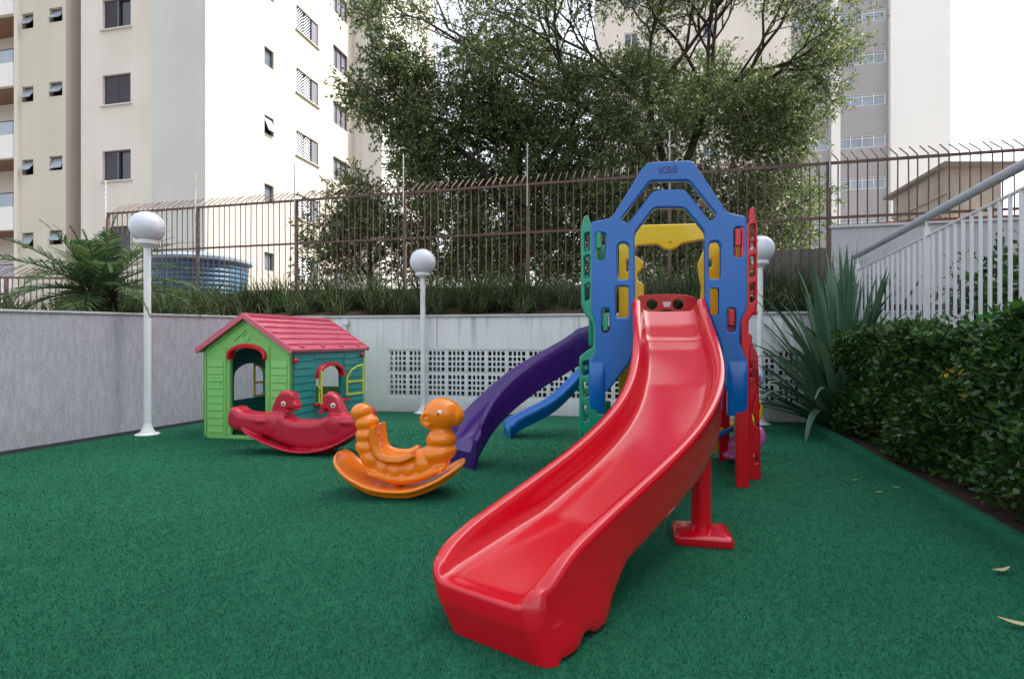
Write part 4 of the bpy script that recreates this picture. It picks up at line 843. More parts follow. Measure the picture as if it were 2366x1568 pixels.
prof(mb, cch([(1530, 1080), (1500, 1000), (1470, 930), (1430, 875), (1380, 848), (1340, 856), (1400, 880), (1440, 930), (1480, 1010)]), OH-NH*.03, DH, .06, .01, .006)
for k in ((760, 1085), (1560, 1100)):
    u_, z_ = onplane(*cc([k])[0], OH, DH); mb.ball(OH+DH*u_+Z*(z_-.03), (.13, .13, .055), 12, ax=(DH, NH, Z))
for k in ((860, 1140), (1440, 1140)):
    u_, z_ = onplane(*cc([k])[0], OH, DH); 
    for s in (-1, 1): mb.ball(OH+DH*u_+Z*(z_-.02)+NH*.10*s, (.07, .022, .09), 10, ax=(DH, NH, Z))
horb = mb
rim = cch([(560, 1180), (640, 1212), (740, 1262), (860, 1318), (1000, 1368), (1130, 1392), (1260, 1390), (1400, 1362), (1530, 1305), (1660, 1225), (1740, 1160)])
mb = MB(); rows = []; n = len(rim)
rim = [(a.x, a.y) for a in spl([(u_, z_, 0) for u_, z_ in rim], 30)]; n = len(rim)
for i, (u_, z_) in enumerate(rim):
    t = i/(n-1); wv = .17*(max(0, 1-abs(2*t-1)**5))**.5+.012; s = [(-wv, .012), (-wv-.004, 0), (-wv, -.012), (-wv*.55, -.018), (-wv*.5, -.055*(math.sin(math.pi*t)*.8+.2)), (-wv*.4, -.018), (0, -.015), (wv*.4, -.018), (wv*.5, -.055*(math.sin(math.pi*t)*.8+.2)), (wv*.55, -.018), (wv, -.012), (wv+.004, 0), (wv, .012), (wv*.85, .002), (0, .004), (-wv*.85, .002)]
    rows.append([OH+DH*u_+NH*a+Z*max(.0, z_+b_) for a, b_ in s])
horb.loft(rows, True, True); hb = horb.build('body', HRED, hr, remesh=.008, smoothit=4)
for k in ((952, 962), (1417, 978)):
    u_, z_ = onplane(*cc([k])[0], OH, DH); mb = MB(); 
    for s in (-1, 1): mb.ball(OH+DH*u_+Z*z_+NH*.062*s, (.023, .008, .023), 8, ax=(DH, NH, Z))
    ey = mb.build('eye', EYEW, hr, smooth=True); mb = MB()
    for s in (-1, 1): mb.ball(OH+DH*(u_+.002)+Z*z_+NH*.069*s, (.010, .004, .010), 6, ax=(DH, NH, Z))
    mb.build('pupil', BLACKP, ey, smooth=True)
mb = MB()
for k in ((1000, 1030), (1330, 1030)):
    u_, z_ = onplane(*cc([k])[0], OH, DH); mb = MB(); mb.tube([OH+DH*u_+Z*z_-NH*.13, OH+DH*u_+Z*z_+NH*.13], .014, 10); mb.build('handle_bar', HRED, hr, smooth=True)
# orange caterpillar
OO = P(930, 786, 3.62); OO.z = 0; DO = Vector((1, -.06, 0)).normalized(); NO = Vector((-DO.y, DO.x, 0))
orr = thing('caterpillar_rocker', OO, 'orange plastic caterpillar rocking toy with a round head and white eye', 'rocking toy')
def oc(x, y): return onplane((1220+x/3.733)/1.623, (1450+y/3.733)/1.623, OO, DO)
def op(x, y, n=0): u_, z_ = oc(x, y); return OO+DO*u_+Z*z_+NO*n
mb = MB(); A3 = (DO, NO, Z)
for x, y, ru, rn, rz_, ang in ((505, 350, .064, .066, .055, 15), (585, 500, .071, .074, .054, 10), (598, 665, .073, .084, .055, 3), (612, 830, .080, .092, .058, -8), (690, 985, .092, .10, .072, -35), (850, 1110, .066, .105, .090, 0), (1030, 1150, .066, .11, .085, 0), (1210, 1130, .066, .108, .085, 0), (1400, 1060, .085, .106, .095, 25), (1580, 915, .112, .108, .066, 12), (1625, 725, .090, .094, .064, 2), (1622, 600, .062, .066, .045, 0)):
    ru *= 1.12; rz_ *= 1.06; rn *= 1.08; a = R(ang); ax = (DO*math.cos(a)+Z*math.sin(a), NO, Z*math.cos(a)-DO*math.sin(a)); mb.ball(op(x, y), (ru, rn, rz_), 14, ax=ax)
mb.ball(op(1635, 375), (.124, .108, .106), 18, ax=A3); mb.ball(op(1800, 405), (.068, .075, .070), 14, ax=A3); mb.ball(op(1470, 470), (.045, .085, .055), 12, ax=A3)
for s in (-1, 1):
    c = op(1450, 430)+NO*s*.075; mb.tube([c+DO*.034*math.cos(i*.5)+Z*.040*math.sin(i*.5) for i in range(12)], .013, 8); mb.ball(c, .012, 8)
prof(mb, [oc(*q) for q in ((560, 900), (700, 940), (900, 1010), (1200, 1000), (1500, 960), (1760, 1010), (1700, 1120), (1500, 1230), (1250, 1310), (1000, 1320), (750, 1230), (600, 1110))], OO-NO*.085, DO, .17, .03)
for q in ((1990, 0),): pass
catb = mb
se = spl([(oc(700, 560)[0], oc(700, 560)[1], 0), (oc(712, 700)[0], oc(712, 700)[1], 0), (oc(745, 860)[0], oc(745, 860)[1], 0), (oc(820, 965)[0], oc(820, 965)[1], 0), (oc(960, 1010)[0], oc(960, 1010)[1], 0), (oc(1130, 1010)[0], oc(1130, 1010)[1], 0), (oc(1285, 945)[0], oc(1285, 945)[1], 0)], 26)
mb = MB(); rows = []
for i, p in enumerate(se):
    t = se[min(i+1, len(se)-1)]-se[max(i-1, 0)]; nn = Vector((-t.y, t.x)).normalized(); f = .012
    row = []
    for a, b_ in ((-.125, .026), (-.112, .036), (-.095, .026), (0, .018), (.095, .026), (.112, .036), (.125, .026), (.125, -.004), (0, -.016), (-.125, -.004)):
        row.append(OO+DO*(p.x+nn.x*b_)+Z*(p.y+nn.y*b_+.012)+NO*a)
    rows.append(row)
mb.loft(rows, True, True); mb.build('seat', ORAN, orr, smooth=True, angle=60)
rk = spl([(*oc(190, 905), 0), (*oc(270, 1040), 0), (*oc(430, 1190), 0), (*oc(700, 1330), 0), (*oc(1000, 1385), 0), (*oc(1300, 1370), 0), (*oc(1600, 1260), 0), (*oc(1820, 1130), 0), (*oc(1950, 1050), 0)], 40)
mb = MB(); rows = []; n = len(rk)
for i, p in enumerate(rk):
    t = i/(n-1); wv = .185*(max(0, 1-abs(2*t-1)**4))**.5+.010; tt_ = rk[min(i+1, n-1)]-rk[max(i-1, 0)]; nn = Vector((-tt_.y, tt_.x)).normalized()
    sk_ = -.040*math.sin(math.pi*t)-.004
    s = [(-wv+.012, .014), (-wv, .016), (-wv-.008, .004), (-wv-.002, -.010), (-wv+.02, -.012), (-wv*.72, -.014), (-wv*.68, sk_-.012), (-wv*.5, sk_-.012), (-wv*.45, -.012), (wv*.45, -.012), (wv*.5, sk_-.012), (wv*.68, sk_-.012), (wv*.72, -.014), (wv-.02, -.012), (wv+.002, -.010), (wv+.008, .004), (wv, .016), (wv-.012, .014), (wv*.8, .002), (0, 0), (-wv*.8, .002)]
    rows.append([OO+DO*(p.x+nn.x*b_)+Z*(p.y+nn.y*b_)+NO*a for a, b_ in s])
zmin = min(q.z for r_ in rows for q in r_)
for r_ in rows:
    for q in r_: q.z = q.z-zmin*(1-min(1, q.z/.5))+.001 if zmin < 0 else q.z
catb.loft(rows, True, True)
prof(catb, [oc(*q) for q in ((600, 1090), (760, 1120), (1000, 1170), (1300, 1160), (1560, 1080), (1740, 1030), (1720, 1120), (1500, 1240), (1250, 1325), (1000, 1335), (750, 1250), (640, 1170))], OO-NO*.12, DO, .24, .03, .05)
catb.build('body', ORAN, orr, remesh=.0075, smoothit=6)
for s in (-1, 1):
    mb = MB(); mb.ball(op(1640, 345)+NO*s*.097, (.024, .009, .026), 10, ax=A3); ey = mb.build('eye', EYEW, orr, smooth=True)
    mb = MB(); mb.ball(op(1625, 352)+NO*s*.105, (.008, .004, .008), 6, ax=A3); mb.build('pupil', BLACKP, ey, smooth=True)

# ================================================================== LAMPS
def lamp(p, H, r, label):
    t = thing('globe_lamp', p, label, 'lamp post', 'white globe lamp posts')
    mb = MB(); p = Vector(p)
    mb.lathe([(.035, .02), (.035, .12), (.034, H-2*r-.02)], p, 20); mb.build('pole', WHITE, t, smooth=True)
    mb = MB(); mb.lathe([(.115, .001), (.118, .008), (.10, .018), (.075, .024), (.06, .05), (.045, .085), (.038, .12)], p, 20); mb.build('base_flange', WHITE, t, smooth=True)
    mb = MB(); mb.lathe([(.036, H-2*r-.075), (.055, H-2*r-.055), (.092, H-2*r-.035), (.10, H-2*r-.028), (.10, H-2*r+.008), (.085, H-2*r+.018)], p, 24); mb.build('globe_collar', WHITE, t, smooth=True)
    mb = MB(); mb.ball(p+Z*(H-r-.02), r, 20); mb.build('globe', GLOBE, t, smooth=True, angle=180)
lamp((-3.87, 5.88, 0), 2.385, .168, 'largest and nearest white globe lamp post, standing by the grey left wall')
lamp(((977-1183)/F*7.62, 7.62, 0), 2.275, .178, 'white globe lamp post standing at the back wall left of the slides')
lamp(((1756-1183)/F*6.62, 6.62, 0), 2.27, .165, 'white globe lamp post mostly hidden behind the red side of the play tower')

# ================================================================== WHITE RAILING
RO = Vector((2.60, 0, 0)); RD = Vector((.231, 1, 0)).normalized(); RN = Vector((-RD.y, RD.x, 0))
rl = thing('white_railing', RO+RD*5, 'white metal railing with thick grey tube handrail behind the hedge', 'railing')
def rz(y): return lerp(y, [0, 3.6, 6.6, 9], [2.26, 2.04, 1.84, 1.70])
def rh_(y): return lerp(y, [0, 3.6, 6.6, 9], [2.40, 2.20, 2.02, 1.88])
def rpt(y): return Vector((2.60+.231*y, y, 0))
mb = MB(); mb.tube([rpt(y)+Z*rh_(y) for y in (2.2, 3.6, 5, 6.7)], .037, 16); mb.ball(rpt(6.7)+Z*rh_(6.7), .040, 8); mb.build('handrail', mat('grey_metallic_paint', (.52, .53, .60), .35, .05, 40, .04), rl, smooth=True)
mb = MB(); mb.tube([rpt(y)+Z*rz(y) for y in (2.2, 3.6, 5, 6.7)], .014, 8); mb.tube([rpt(y)+Z*.95 for y in (2.2, 6.7)], .018, 8); mb.build('rail', WHITE, rl, smooth=True)
y = 2.3; k = 0
while y < 6.72:
    if k % 14 == 10:
        mb = MB(); mb.box(rpt(y)+Z*(rz(y)+.5+.05)/2+Z*.0, (.042, .042, rz(y)-.5+.10), (RD, RN, Z)); mb.tube([rpt(y)+Z*(rz(y)+.02), rpt(y)+Z*rh_(y)], .012, 8); mb.build('post', WHITE, rl, bevel=.003)
    else:
        mb = MB(); mb.box(rpt(y)+Z*(rz(y)+.9)/2, (.022, .020, rz(y)-.9), (RD, RN, Z)); mb.build('baluster', WHITE, rl, bevel=.002)
    y += .1135; k += 1
mb = MB(); mb.box(rpt(4.5)+Z*.44+RN*-.1, (6, .25, .88), (RD, RN, Z)); tag(mb.build('ramp_kerb', MOSS), 'low dark wall carrying the white railing behind the hedge', 'wall')

# ================================================================== PLANTS
def npleaves(name, c, L, W, mt, parent, up=.3, outward=None):
    v, f = leafverts(np.array(c), L, W, up, outward); return npmesh(name, v, f, mt, parent)
# hedge
hd = thing('hedge', (2.9, 4.3, 0), 'long clipped dark green hedge with a few yellow leaves along the turf edge', 'hedge')
N1 = 52000; Y = nr.uniform(1.6, 6.35, N1); side_ = nr.random(N1)
zt1 = 1.07+.03*np.sin(Y*3.1)+.03*np.sin(Y*7.7)+.05*np.clip((3.6-Y), 0, 1)
dep_ = np.where(side_ < .55, nr.exponential(.05, N1), nr.uniform(0, .36, N1)); zz = np.where(side_ < .55, zt1*(1-nr.beta(1.0, 1.25, N1)*.97), zt1-nr.exponential(.05, N1))
X = 1.82+.05*np.sin(Y*4)+.28*Y+dep_+.04*np.sin(zz*9+Y*5)+.08*np.clip((.5-zz)*1.5, 0, 1)
keep = (nr.random(N1) < np.clip((zz-.02)*3+np.clip((Y-2.9)*.5, 0, .6), .40, 1)) & (zz > .03)
c = np.stack([X, Y, zz], 1)[keep]; nk = 330; Yk = nr.uniform(1.8, 6.2, nk); zk = 1.08+.05*np.clip((3.6-Yk), 0, 1)+nr.uniform(-.04, .09, nk); ck = np.stack([1.95+.28*Yk+nr.uniform(-.05, .3, nk), Yk, zk], 1)
v1, _ = leafverts(c, .060, .031, .35, np.array([-.35, -.1, .1])); v2, _ = leafverts(ck, .075, .036, .8); vv = np.concatenate([v1, v2]); ff = np.arange(len(vv)).reshape(-1, 4)
npmesh('foliage', vv, ff, [HEDGEL, leafmat('bright_hedge_leaf', [(.035, .13, .02), (.06, .22, .04)], .35, .4)], hd, mi=(np.arange(len(ff)) >= len(c)).astype(int))
yc = [onplane(x, y, (1.84, 0, 0), Vector((.28, 1, 0)).normalized()) for x, y in ((3840/1.623, 775), (2350, 770), (2290, 850), (2255, 912), (2205, 856), (2195, 852), (2060, 815), (2253, 898), (2070, 860), (2230, 870), (2180, 950), (2310, 845))]
dd = Vector((.28, 1, 0)).normalized(); pts = []
for u_, z_ in yc:
    for k in range(2): pts.append(Vector((1.80, 0, 0))+dd*(u_+rnd.uniform(-.02, .02))+Z*(z_+rnd.uniform(-.02, .02)))
tag(npleaves('yellow_leaves', [tuple(p) for p in pts], .06, .030, YLEAF, hd, -.1), kind='stuff')
mb = MB()
for i in range(70):
    y = 1.8+4.5*i/70+rnd.uniform(-.03, .03); x = 1.98+.28*y+rnd.uniform(-.03, .18); b0 = Vector((x, y, 0)); p = [b0]
    for k in range(5): b0 = b0+Vector((rnd.uniform(-.04, .04), rnd.uniform(-.05, .05), .2)); p.append(b0)
    mb.tube(p, [.011, .010, .009, .007, .005, .003], 5)
mb.build('stems', STEM, hd, smooth=True)
# sword leaved plant
def sword(name, base, n, lmin, lmax, label, cat='plant', wid=.05, tilt=(.05, 1.1), seed=1, zup=1.0, bias=(0, 0)):
    r_ = random.Random(seed); t = thing(name, base, label, cat); mb = MB(); base = Vector(base)
    for i in range(n):
        az = r_.uniform(0, 2*math.pi); k = (i+.5)/n; el = R(88-(tilt[0]+(tilt[1]-tilt[0])*k**1.2)*55+r_.uniform(-6, 6)); L = r_.uniform(lmin, lmax)*(1-.18*k)
        h = Vector((math.cos(az)+bias[0], math.sin(az)+bias[1], 0)).normalized(); d = h*math.cos(el)+Z*math.sin(el)*zup; p = base+h*.06*r_.random()+Vector((r_.uniform(-.08, .08), r_.uniform(-.08, .08), 0)); pts = [p.copy()]; sg = 9; droop = r_.uniform(.03, .13)*(1+2.2*k)*(2.2 if r_.random() < .22 else 1)
        for s in range(sg): d = (d-Z*droop*(s/sg)**1.5).normalized(); p = p+d*L/sg; pts.append(p.copy())
        w_ = wid*r_.uniform(.75, 1.2); wd = [w_*.7, w_*.9, w_, w_, w_*.97, w_*.9, w_*.78, w_*.6, w_*.36, .002]
        sidev = h.cross(Z).normalized(); mb.blade(pts, wd, sidev, fold=.35)
    mb.build('leaves', FLAX, t, smooth=True, angle=180); return t
sword('flax_plant', (3.72, 6.25, 0), 185, 1.35, 2.2, 'big clump of blue green sword shaped leaves beside the hedge', seed=3, wid=.092, tilt=(.03, 1.2), bias=(-.12, -.10))
sword('sword_plant', (3.25, 7.65, 1.38), 40, .6, .95, 'smaller sword leaved plant on the planter behind the play tower', seed=5, wid=.04)
sword('striped_plant', (2.15, 7.95, 1.38), 30, .5, .75, 'small strap leaved plant seen through the play tower doorway', seed=9, wid=.03)
sword('corner_plant', (4.05, 7.05, .9), 46, .9, 1.3, 'sword leaved plant behind the large clump, against the railing', seed=12, wid=.05, tilt=(.05, .9))
# ornamental grass on the planter
mb = MB(); cl = []
for i in range(400):
    t = rnd.uniform(-4.6, 8.2); k = rnd.random()**.8*1.15+.16; cl.append(CN+DW*t+NW*k)
for i in range(110):
    t = rnd.uniform(-.2, 6.0); cl.append(CN+DL*t+NL*(rnd.uniform(.2, 1.1)))
for ci, c0 in enumerate(cl):
    left = ci >= 400; z0 = gz(c0) if not left else 1.24; hgt = (rnd.uniform(.30, .58) if not left else rnd.uniform(.12, .26)); nb = 30 if not left else 16
    if not left and (c0-CN).dot(DW) > 3.6 and (c0-CN).dot(DW) < 4.6 and (c0-CN).dot(NW) < .7: hgt *= .45; nb = 9
    lean = rnd.uniform(0, 6.28)
    for b_ in range(nb):
        az = lean+rnd.gauss(0, 1.3); h = Vector((math.cos(az), math.sin(az), 0)); p = Vector((c0.x, c0.y, z0-.02))+h*rnd.random()*.06; d = (Z+h*rnd.uniform(.1, .8)).normalized(); L = hgt*rnd.uniform(.8, 1.9); pts = [p.copy()]; dr_ = rnd.uniform(.25, .6)
        for s in range(5): d = (d-Z*dr_*(.3+s*.28)).normalized(); p = p+d*L/5; pts.append(p.copy())
        mb.blade(pts, [.010, .011, .010, .008, .005, .001], h.cross(Z), fold=.2)
tag(mb.build('ornamental_grass', GRASSM, smooth=True, angle=180), 'arching dark green grass filling the planter above the walls', 'grass', kind='stuff')
# palm
pb_ = P(228, 786, 6.35); pb_.z = 1.22
pm_ = thing('palm', pb_, 'small feathery palm with a shaggy brown trunk on top of the left wall', 'palm')
mb = MB(); mb.tube([pb_-Z*.05, pb_+Z*.1, pb_+Z*.22, pb_+Z*.34], [.11, .12, .10, .06], 14)
for i in range(90):
    a = rnd.uniform(0, 6.28); z = rnd.uniform(.0, .32); h = Vector((math.cos(a), math.sin(a), 0)); b0 = pb_+Z*z+h*.11; mb.tube([b0, b0+h*.05+Z*.05, b0+h*.07+Z*.12], [.018, .014, .004], 4)
mb.build('trunk', PALMT, pm_, smooth=True)
for i in range(34):
    mbf = MB(); az = i*2.39996+rnd.uniform(-.2, .2); k = i/34; el = R(82-80*k+rnd.uniform(-7, 7)); L = rnd.uniform(1.0, 1.35)*(.85+.25*math.sin(k*3))*(.8 if k < .3 else 1); h = Vector((math.cos(az), math.sin(az), 0)); d = h*math.cos(el)+Z*math.sin(el); p = pb_+Z*.32+h*.03; pts = [p.copy()]
    for s in range(14): d = (d-Z*(.05+.08*s/14)*(1.2 if k > .4 else .8)).normalized(); p = p+d*L/14; pts.append(p.copy())
    mbf.tube(pts, [.011-.009*j/14 for j in range(15)], 5)
    sdv = h.cross(Z).normalized()
    for j in [q*.5 for q in range(12, 116, 3)]:
        f = j/58*14; a = int(f); q = pts[a].lerp(pts[min(a+1, 14)], f-a); t = (pts[min(a+1, 14)]-pts[a]).normalized(); up_ = sdv.cross(t).normalized(); 
        if up_.z < 0: up_ = -up_
        l = .27*math.sin(min(1, (j/58)*1.15+.12)*math.pi)**.6*rnd.uniform(.85, 1.1)+.02
        for s in (-1, 1):
            dl_ = (sdv*s+t*.8+up_*.35+Vector((rnd.uniform(-.15, .15), rnd.uniform(-.15, .15), rnd.uniform(-.2, .1)))).normalized(); e = q+dl_*l-Z*l*.22; m_ = q+dl_*l*.55-Z*l*.04; wv = t.cross(dl_).cross(dl_).normalized()*.0105
            k0 = len(mbf.v); mbf.add([q-wv*.6, q+wv*.6, m_+wv, m_-wv, e], [(0, 1, 2, 3), (3, 2, 4)])
    mbf.build('frond', PALML, pm_, smooth=False)
# ---- trees
def inpoly(x, y, poly):
    ins = False; j = len(poly)-1
    for i in range(len(poly)):
        xi, yi = poly[i]; xj, yj = poly[j]
        if (yi > y) != (yj > y) and x < (xj-xi)*(y-yi)/(yj-yi)+xi: ins = not ins
        j = i
    return ins
def clumps(poly, n, d0, d1, gate=None, seed=1):
    r_ = random.Random(seed); xs = [p[0] for p in poly]; ys = [p[1] for p in poly]; out = []
    while len(out) < n:
        x, y = r_.uniform(min(xs), max(xs)), r_.uniform(min(ys), max(ys))
        if not inpoly(x, y, poly): continue
        if gate is not None and noise.noise(Vector((x/70, y/70, seed*3.1)))+.5*noise.noise(Vector((x/28, y/28, seed))) < gate: continue
        out.append(P(x, y, r_.uniform(d0, d1)))
    return out
def twigleaves(cs, rad, ntw, nl, L, W, flat=.8, seed=1, twl=.35):
    g = np.random.default_rng(seed); C_ = np.repeat(np.array([tuple(c) for c in cs]), ntw, 0); n = len(C_)
    o = g.normal(size=(n, 3)); o /= np.linalg.norm(o, axis=1, keepdims=True); rr = rad*g.random((n, 1))**.5; base = C_+o*rr*np.array([1, 1, flat])
    d = o*.8+g.normal(size=(n, 3))*.6+np.array([0, 0, .15]); d /= np.linalg.norm(d, axis=1, keepdims=True)
    t = g.uniform(0, twl, (n, nl, 1)); pos = base[:, None, :]+d[:, None, :]*t+g.normal(size=(n, nl, 3))*.018
    pos = pos.reshape(-1, 3); dd_ = np.repeat(d, nl, 0)*1.1+g.normal(size=(len(pos), 3))*.7+np.array([0, 0, -.25]); dd_ /= np.linalg.norm(dd_, axis=1, keepdims=True)
    s = np.cross(dd_, g.normal(size=(len(pos), 3))); s /= np.linalg.norm(s, axis=1, keepdims=True); nn = np.cross(dd_, s)
    l = (L*g.uniform(.6, 1.2, len(pos)))[:, None]; w_ = (W*g.uniform(.7, 1.2, len(pos)))[:, None]; m1 = pos+dd_*l*.45
    v = np.stack([pos, m1+s*w_*.5+nn*w_*.15, pos+dd_*l, m1-s*w_*.5+nn*w_*.15], 1).reshape(-1, 3)
    # twigs as thin ribbons
    s2 = np.cross(d, np.array([.3, .9, .2])); s2 /= np.linalg.norm(s2, axis=1, keepdims=True); tv = np.stack([base-s2*.003, base+s2*.003, base+d*twl+s2*.0015, base+d*twl-s2*.0015], 1).reshape(-1, 3)
    return v, tv
def limbs(mb, paths):
    for pts, r0, r1 in paths:
        q = spl([P(*p) for p in pts], max(8, len(pts)*4)); n = len(q); q = [p+Vector((noise.noise(p*3), noise.noise(p*3+Vector((9, 0, 0))), noise.noise(p*3+Vector((0, 9, 0)))))*.04 for p in q]
        mb.tube(q, [r0+(r1-r0)*i/(n-1) for i in range(n)], 8)
def branchlets(mb, p, d, L, r, depth, rg, up=.1):
    pts = [p.copy()]; q = p.copy(); dd_ = d.copy(); n = 5
    for i in range(n):
        dd_ = (dd_+Vector((rg.gauss(0, .16), rg.gauss(0, .16), rg.gauss(0, .14)+up*.2))).normalized(); q = q+dd_*L/n; pts.append(q.copy())
        if depth > 0 and i >= 1 and rg.random() < .85:
            h = Vector((rg.gauss(0, 1), rg.gauss(0, 1), rg.gauss(0, 1))); h = (dd_*1.1+(h-dd_*h.dot(dd_)).normalized()*.9).normalized(); branchlets(mb, q, h, L*rg.uniform(.5, .75), r*.55, depth-1, rg, up)
    if depth == 0: tips.append(q.copy()); tips.append(pts[3].copy())
    mb.tube(pts, [r*(1-.11*i) for i in range(n+1)], 5 if depth < 2 else 7)
def tree(label, base, groups, lm, paths, L=.088, W=.037, seeds=(1,), br=None, bark=BARK):
    t = thing('tree', base, label, 'tree', 'trees behind the fence'); mb = MB(); limbs(mb, paths); mb.build('trunk', bark, t, smooth=True, angle=180)
    vs = []; tw_ = []
    for (cs, rad, ntw, nl) in groups:
        v, tv = twigleaves(cs, rad, ntw, nl, L, W, seed=seeds[0]+len(vs)*7+len(cs)); vs.append(v); tw_.append(tv)
    v = np.concatenate(vs); npmesh('crown', v, np.arange(len(v)).reshape(-1, 4), lm, t); v = np.concatenate(tw_); npmesh('twigs', v, np.arange(len(v)).reshape(-1, 4), bark, t)
    return t
tips = []; rg = random.Random(21)
TB = P(1195, 786, 12.2); TB.z = 0
polyA = [(905, 330), (930, 250), (1010, 200), (1040, 130), (1110, 100), (1230, 110), (1330, 150), (1400, 200), (1410, 330), (1400, 640), (950, 650), (930, 560), (985, 520), (960, 430), (900, 370)]
polyL = [(800, 215), (815, 160), (850, 120), (900, 95), (960, 130), (1000, 190), (1010, 290), (960, 350), (900, 330), (850, 290)]
cs1 = clumps(polyA, 300, 11.2, 13.2, -.12, 2); cs2 = clumps(polyL, 75, 11.3, 12.4, -.25, 4)
core = clumps([(1020, 300), (1120, 240), (1340, 260), (1390, 640), (1000, 640)], 125, 11.8, 13.6, None, 6)
tree('large dense dark green tree behind the fence left of the play tower', TB, [(cs1, .34, 22, 14), (cs2, .30, 18, 13), (core, .36, 22, 13)], LEAFD,
     [([(1195, 1000, 12.2), (1200, 700, 12.2), (1195, 450, 12.2), (1180, 300, 12.1), (1120, 180, 12.0), (1060, 90, 11.9)], .17, .03), ([(1195, 520, 12.2), (1100, 380, 12), (1000, 300, 11.8), (900, 200, 11.6)], .09, .015), ([(1195, 480, 12.2), (1290, 340, 12.1), (1350, 230, 12)], .09, .02), ([(1150, 330, 12.1), (1000, 270, 11.9), (920, 255, 11.8), (850, 200, 11.6)], .05, .01)])
cs3 = clumps([(705, 570), (725, 480), (780, 430), (830, 405), (880, 430), (950, 430), (990, 470), (1000, 640), (720, 650), (700, 610)], 130, 10.6, 11.6, -.15, 8)
SB = P(850, 786, 11.1); SB.z = 0
tree('thin leafy young tree behind the fence at the left of the dense dark tree', SB, [(cs3, .26, 11, 11)], LEAFD, [([(850, 900, 11.1), (855, 650, 11.1), (850, 540, 11.1), (840, 430, 11.0)], .06, .01), ([(855, 650, 11.1), (800, 560, 11), (750, 500, 11)], .035, .006), ([(853, 620, 11.1), (910, 540, 11.1), (950, 450, 11)], .035, .006)], L=.095, W=.038, seeds=(31,))
polyB = [(1385, 330), (1400, 170), (1450, 110), (1560, 130), (1640, 120), (1700, 170), (1800, 190), (1870, 240), (1880, 330), (1850, 400), (1900, 440), (1895, 520), (1840, 590), (1800, 640), (1640, 650), (1400, 650)]
cs4 = clumps(polyB, 560, 10.4, 12.8, -.34, 12)
TB2 = P(1560, 786, 11.6); TB2.z = 0; bm = MB()
for (a, b_, r0) in (((1500, 250, 11.6), (1380, 120, 11.4), .05), ((1500, 250, 11.6), (1560, 60, 11.5), .06), ((1640, 230, 11.4), (1760, 120, 11.2), .055), ((1640, 230, 11.4), (1700, 40, 11.2), .055), ((1640, 230, 11.4), (1790, 200, 11.0), .05), ((1330, 240, 11.8), (1100, 70, 11.5), .05), ((1330, 240, 11.8), (1200, 20, 11.5), .05), ((1500, 250, 11.6), (1440, 20, 11.3), .05), ((1640, 230, 11.4), (1810, 60, 11), .05), ((1330, 240, 11.8), (1300, 40, 11.5), .045), ((1640, 230, 11.4), (1620, 20, 11.2), .05), ((1050, 90, 11.7), (960, 10, 11.3), .03), ((1500, 250, 11.6), (1300, 90, 11.3), .045), ((1640, 230, 11.4), (1540, 60, 11.7), .045)):
    a, b_ = P(*a), P(*b_); branchlets(bm, a, (b_-a).normalized(), (b_-a).length*1.25, r0, 3, rg)
tp = [q for q in tips if rg.random() < .8]
t2 = tree('tall tree with long bare arching branches and lighter leaves behind the play tower', TB2, [(cs4, .30, 15, 12), (tp, .20, 6, 10)], LEAFM,
     [([(1560, 1000, 11.6), (1560, 640, 11.6), (1545, 430, 11.6), (1500, 250, 11.6)], .15, .06), ([(1550, 480, 11.6), (1600, 340, 11.5), (1640, 230, 11.4)], .10, .06), ([(1545, 430, 11.6), (1450, 310, 11.7), (1330, 240, 11.8), (1200, 180, 11.8), (1050, 90, 11.7)], .07, .02), ([(1560, 600, 11.6), (1700, 520, 11.3), (1850, 470, 11), (1930, 430, 10.8)], .05, .01)], L=.082, W=.035, seeds=(51,))
bm.build('branches', BARK, t2, smooth=True, angle=180)
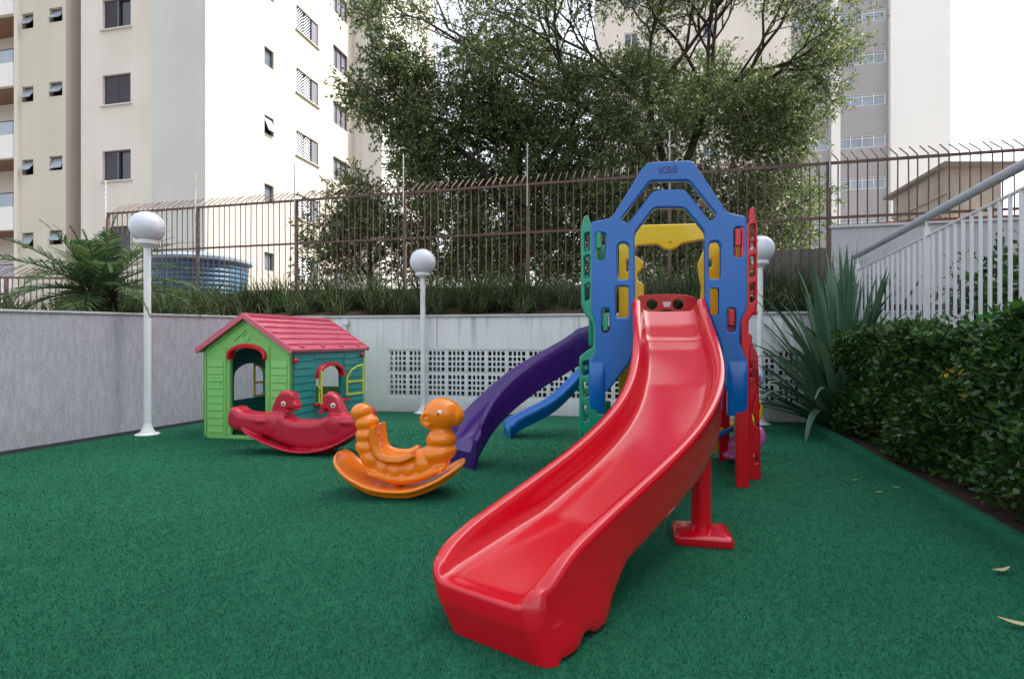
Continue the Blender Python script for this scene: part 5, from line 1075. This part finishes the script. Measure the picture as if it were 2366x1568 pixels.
# dark leafy shrub behind the white railing
cs5 = [Vector((rpt(y).x+.9+rnd.uniform(-.2, .2), y, rnd.uniform(.6, 1.70))) for y in np.linspace(2.4, 5.4, 190)]
sh_ = thing('shrub', (rpt(3.8).x+.9, 3.8, 0), 'dark leafy shrub growing behind the white railing', 'shrub'); v, tv = twigleaves(cs5, .22, 11, 9, .085, .042, seed=77)
npmesh('foliage', v, np.arange(len(v)).reshape(-1, 4), HEDGEL, sh_); mb = MB()
for c_ in cs5[::4]: mb.tube([Vector((c_.x, c_.y, 0)), c_*.5+Vector((c_.x, c_.y, 0))*.5, c_], [.012, .01, .005], 5)
mb.build('stems', STEM, sh_, smooth=True)
# ---- fallen leaves on the turf
for i, (x, y, s, lb_) in enumerate(((2313, 1325, .045, 'curled pale fallen leaf on the turf, near the right edge'), (2358, 1452, .05, 'pale fallen leaf cut by the right edge of the view, nearest of all'), (2031, 1141, .022, 'small yellowish fallen leaf lying left of its pair beside the hedge'), (2070, 1130, .022, 'small pale fallen leaf lying right of its pair beside the hedge'), (1975, 1112, .018, 'tiny pale fallen leaf farthest back of the three small ones'), (2292, 1221, .022, 'small yellow fallen leaf against the turf kerb'))):
    s *= .62; c_ = G(x, y); a = rnd.uniform(-.5, .5); d = Vector((math.cos(a), math.sin(a), 0)); sd_ = d.cross(Z); mb = MB(); pts = [c_+d*s*(k-2)+Z*(.012+.006*(k-2)**2*(s/.045)) for k in range(5)]
    mb.blade(pts, [.004, s*.8, s, s*.6, .003], sd_, fold=.5); tag(mb.build('fallen_leaf', DRYL, smooth=True, angle=180), lb_, 'leaf', 'fallen leaves on the turf')

# ---- short turf fibres near the viewer
NF_ = 210000; dF = 1.25+ (6.2-1.25)*nr.random(NF_)**1.35; xF = nr.uniform(-1.0, 1.0, NF_)*dF
okF = (xF < 1.70+.28*dF-.04) & (xF > -3.313+.342*(dF-8.136)+.05); dF = dF[okF]; xF = xF[okF]; nF = len(dF)
bF = np.stack([xF, dF, np.zeros(nF)], 1); aF = nr.uniform(0, 2*np.pi, nF); sF = np.stack([np.cos(aF), np.sin(aF), np.zeros(nF)], 1)*(.0010+.0004*dF)[:, None]
tF = bF+np.stack([nr.normal(0, .005, nF), nr.normal(0, .005, nF), nr.uniform(.006, .013, nF)], 1)
vF = np.stack([bF-sF, bF+sF, tF], 1).reshape(-1, 3)
TURFF = leafmat('turf_fibre', [(.008, .12, .062), (.010, .14, .072), (.013, .165, .085), (.022, .215, .115)], .6, .25)
tag(npmesh('turf_fibres', vF, np.arange(nF*3).reshape(-1, 3), TURFF), 'short green plastic fibres of the turf carpet', 'artificial turf', kind='stuff')
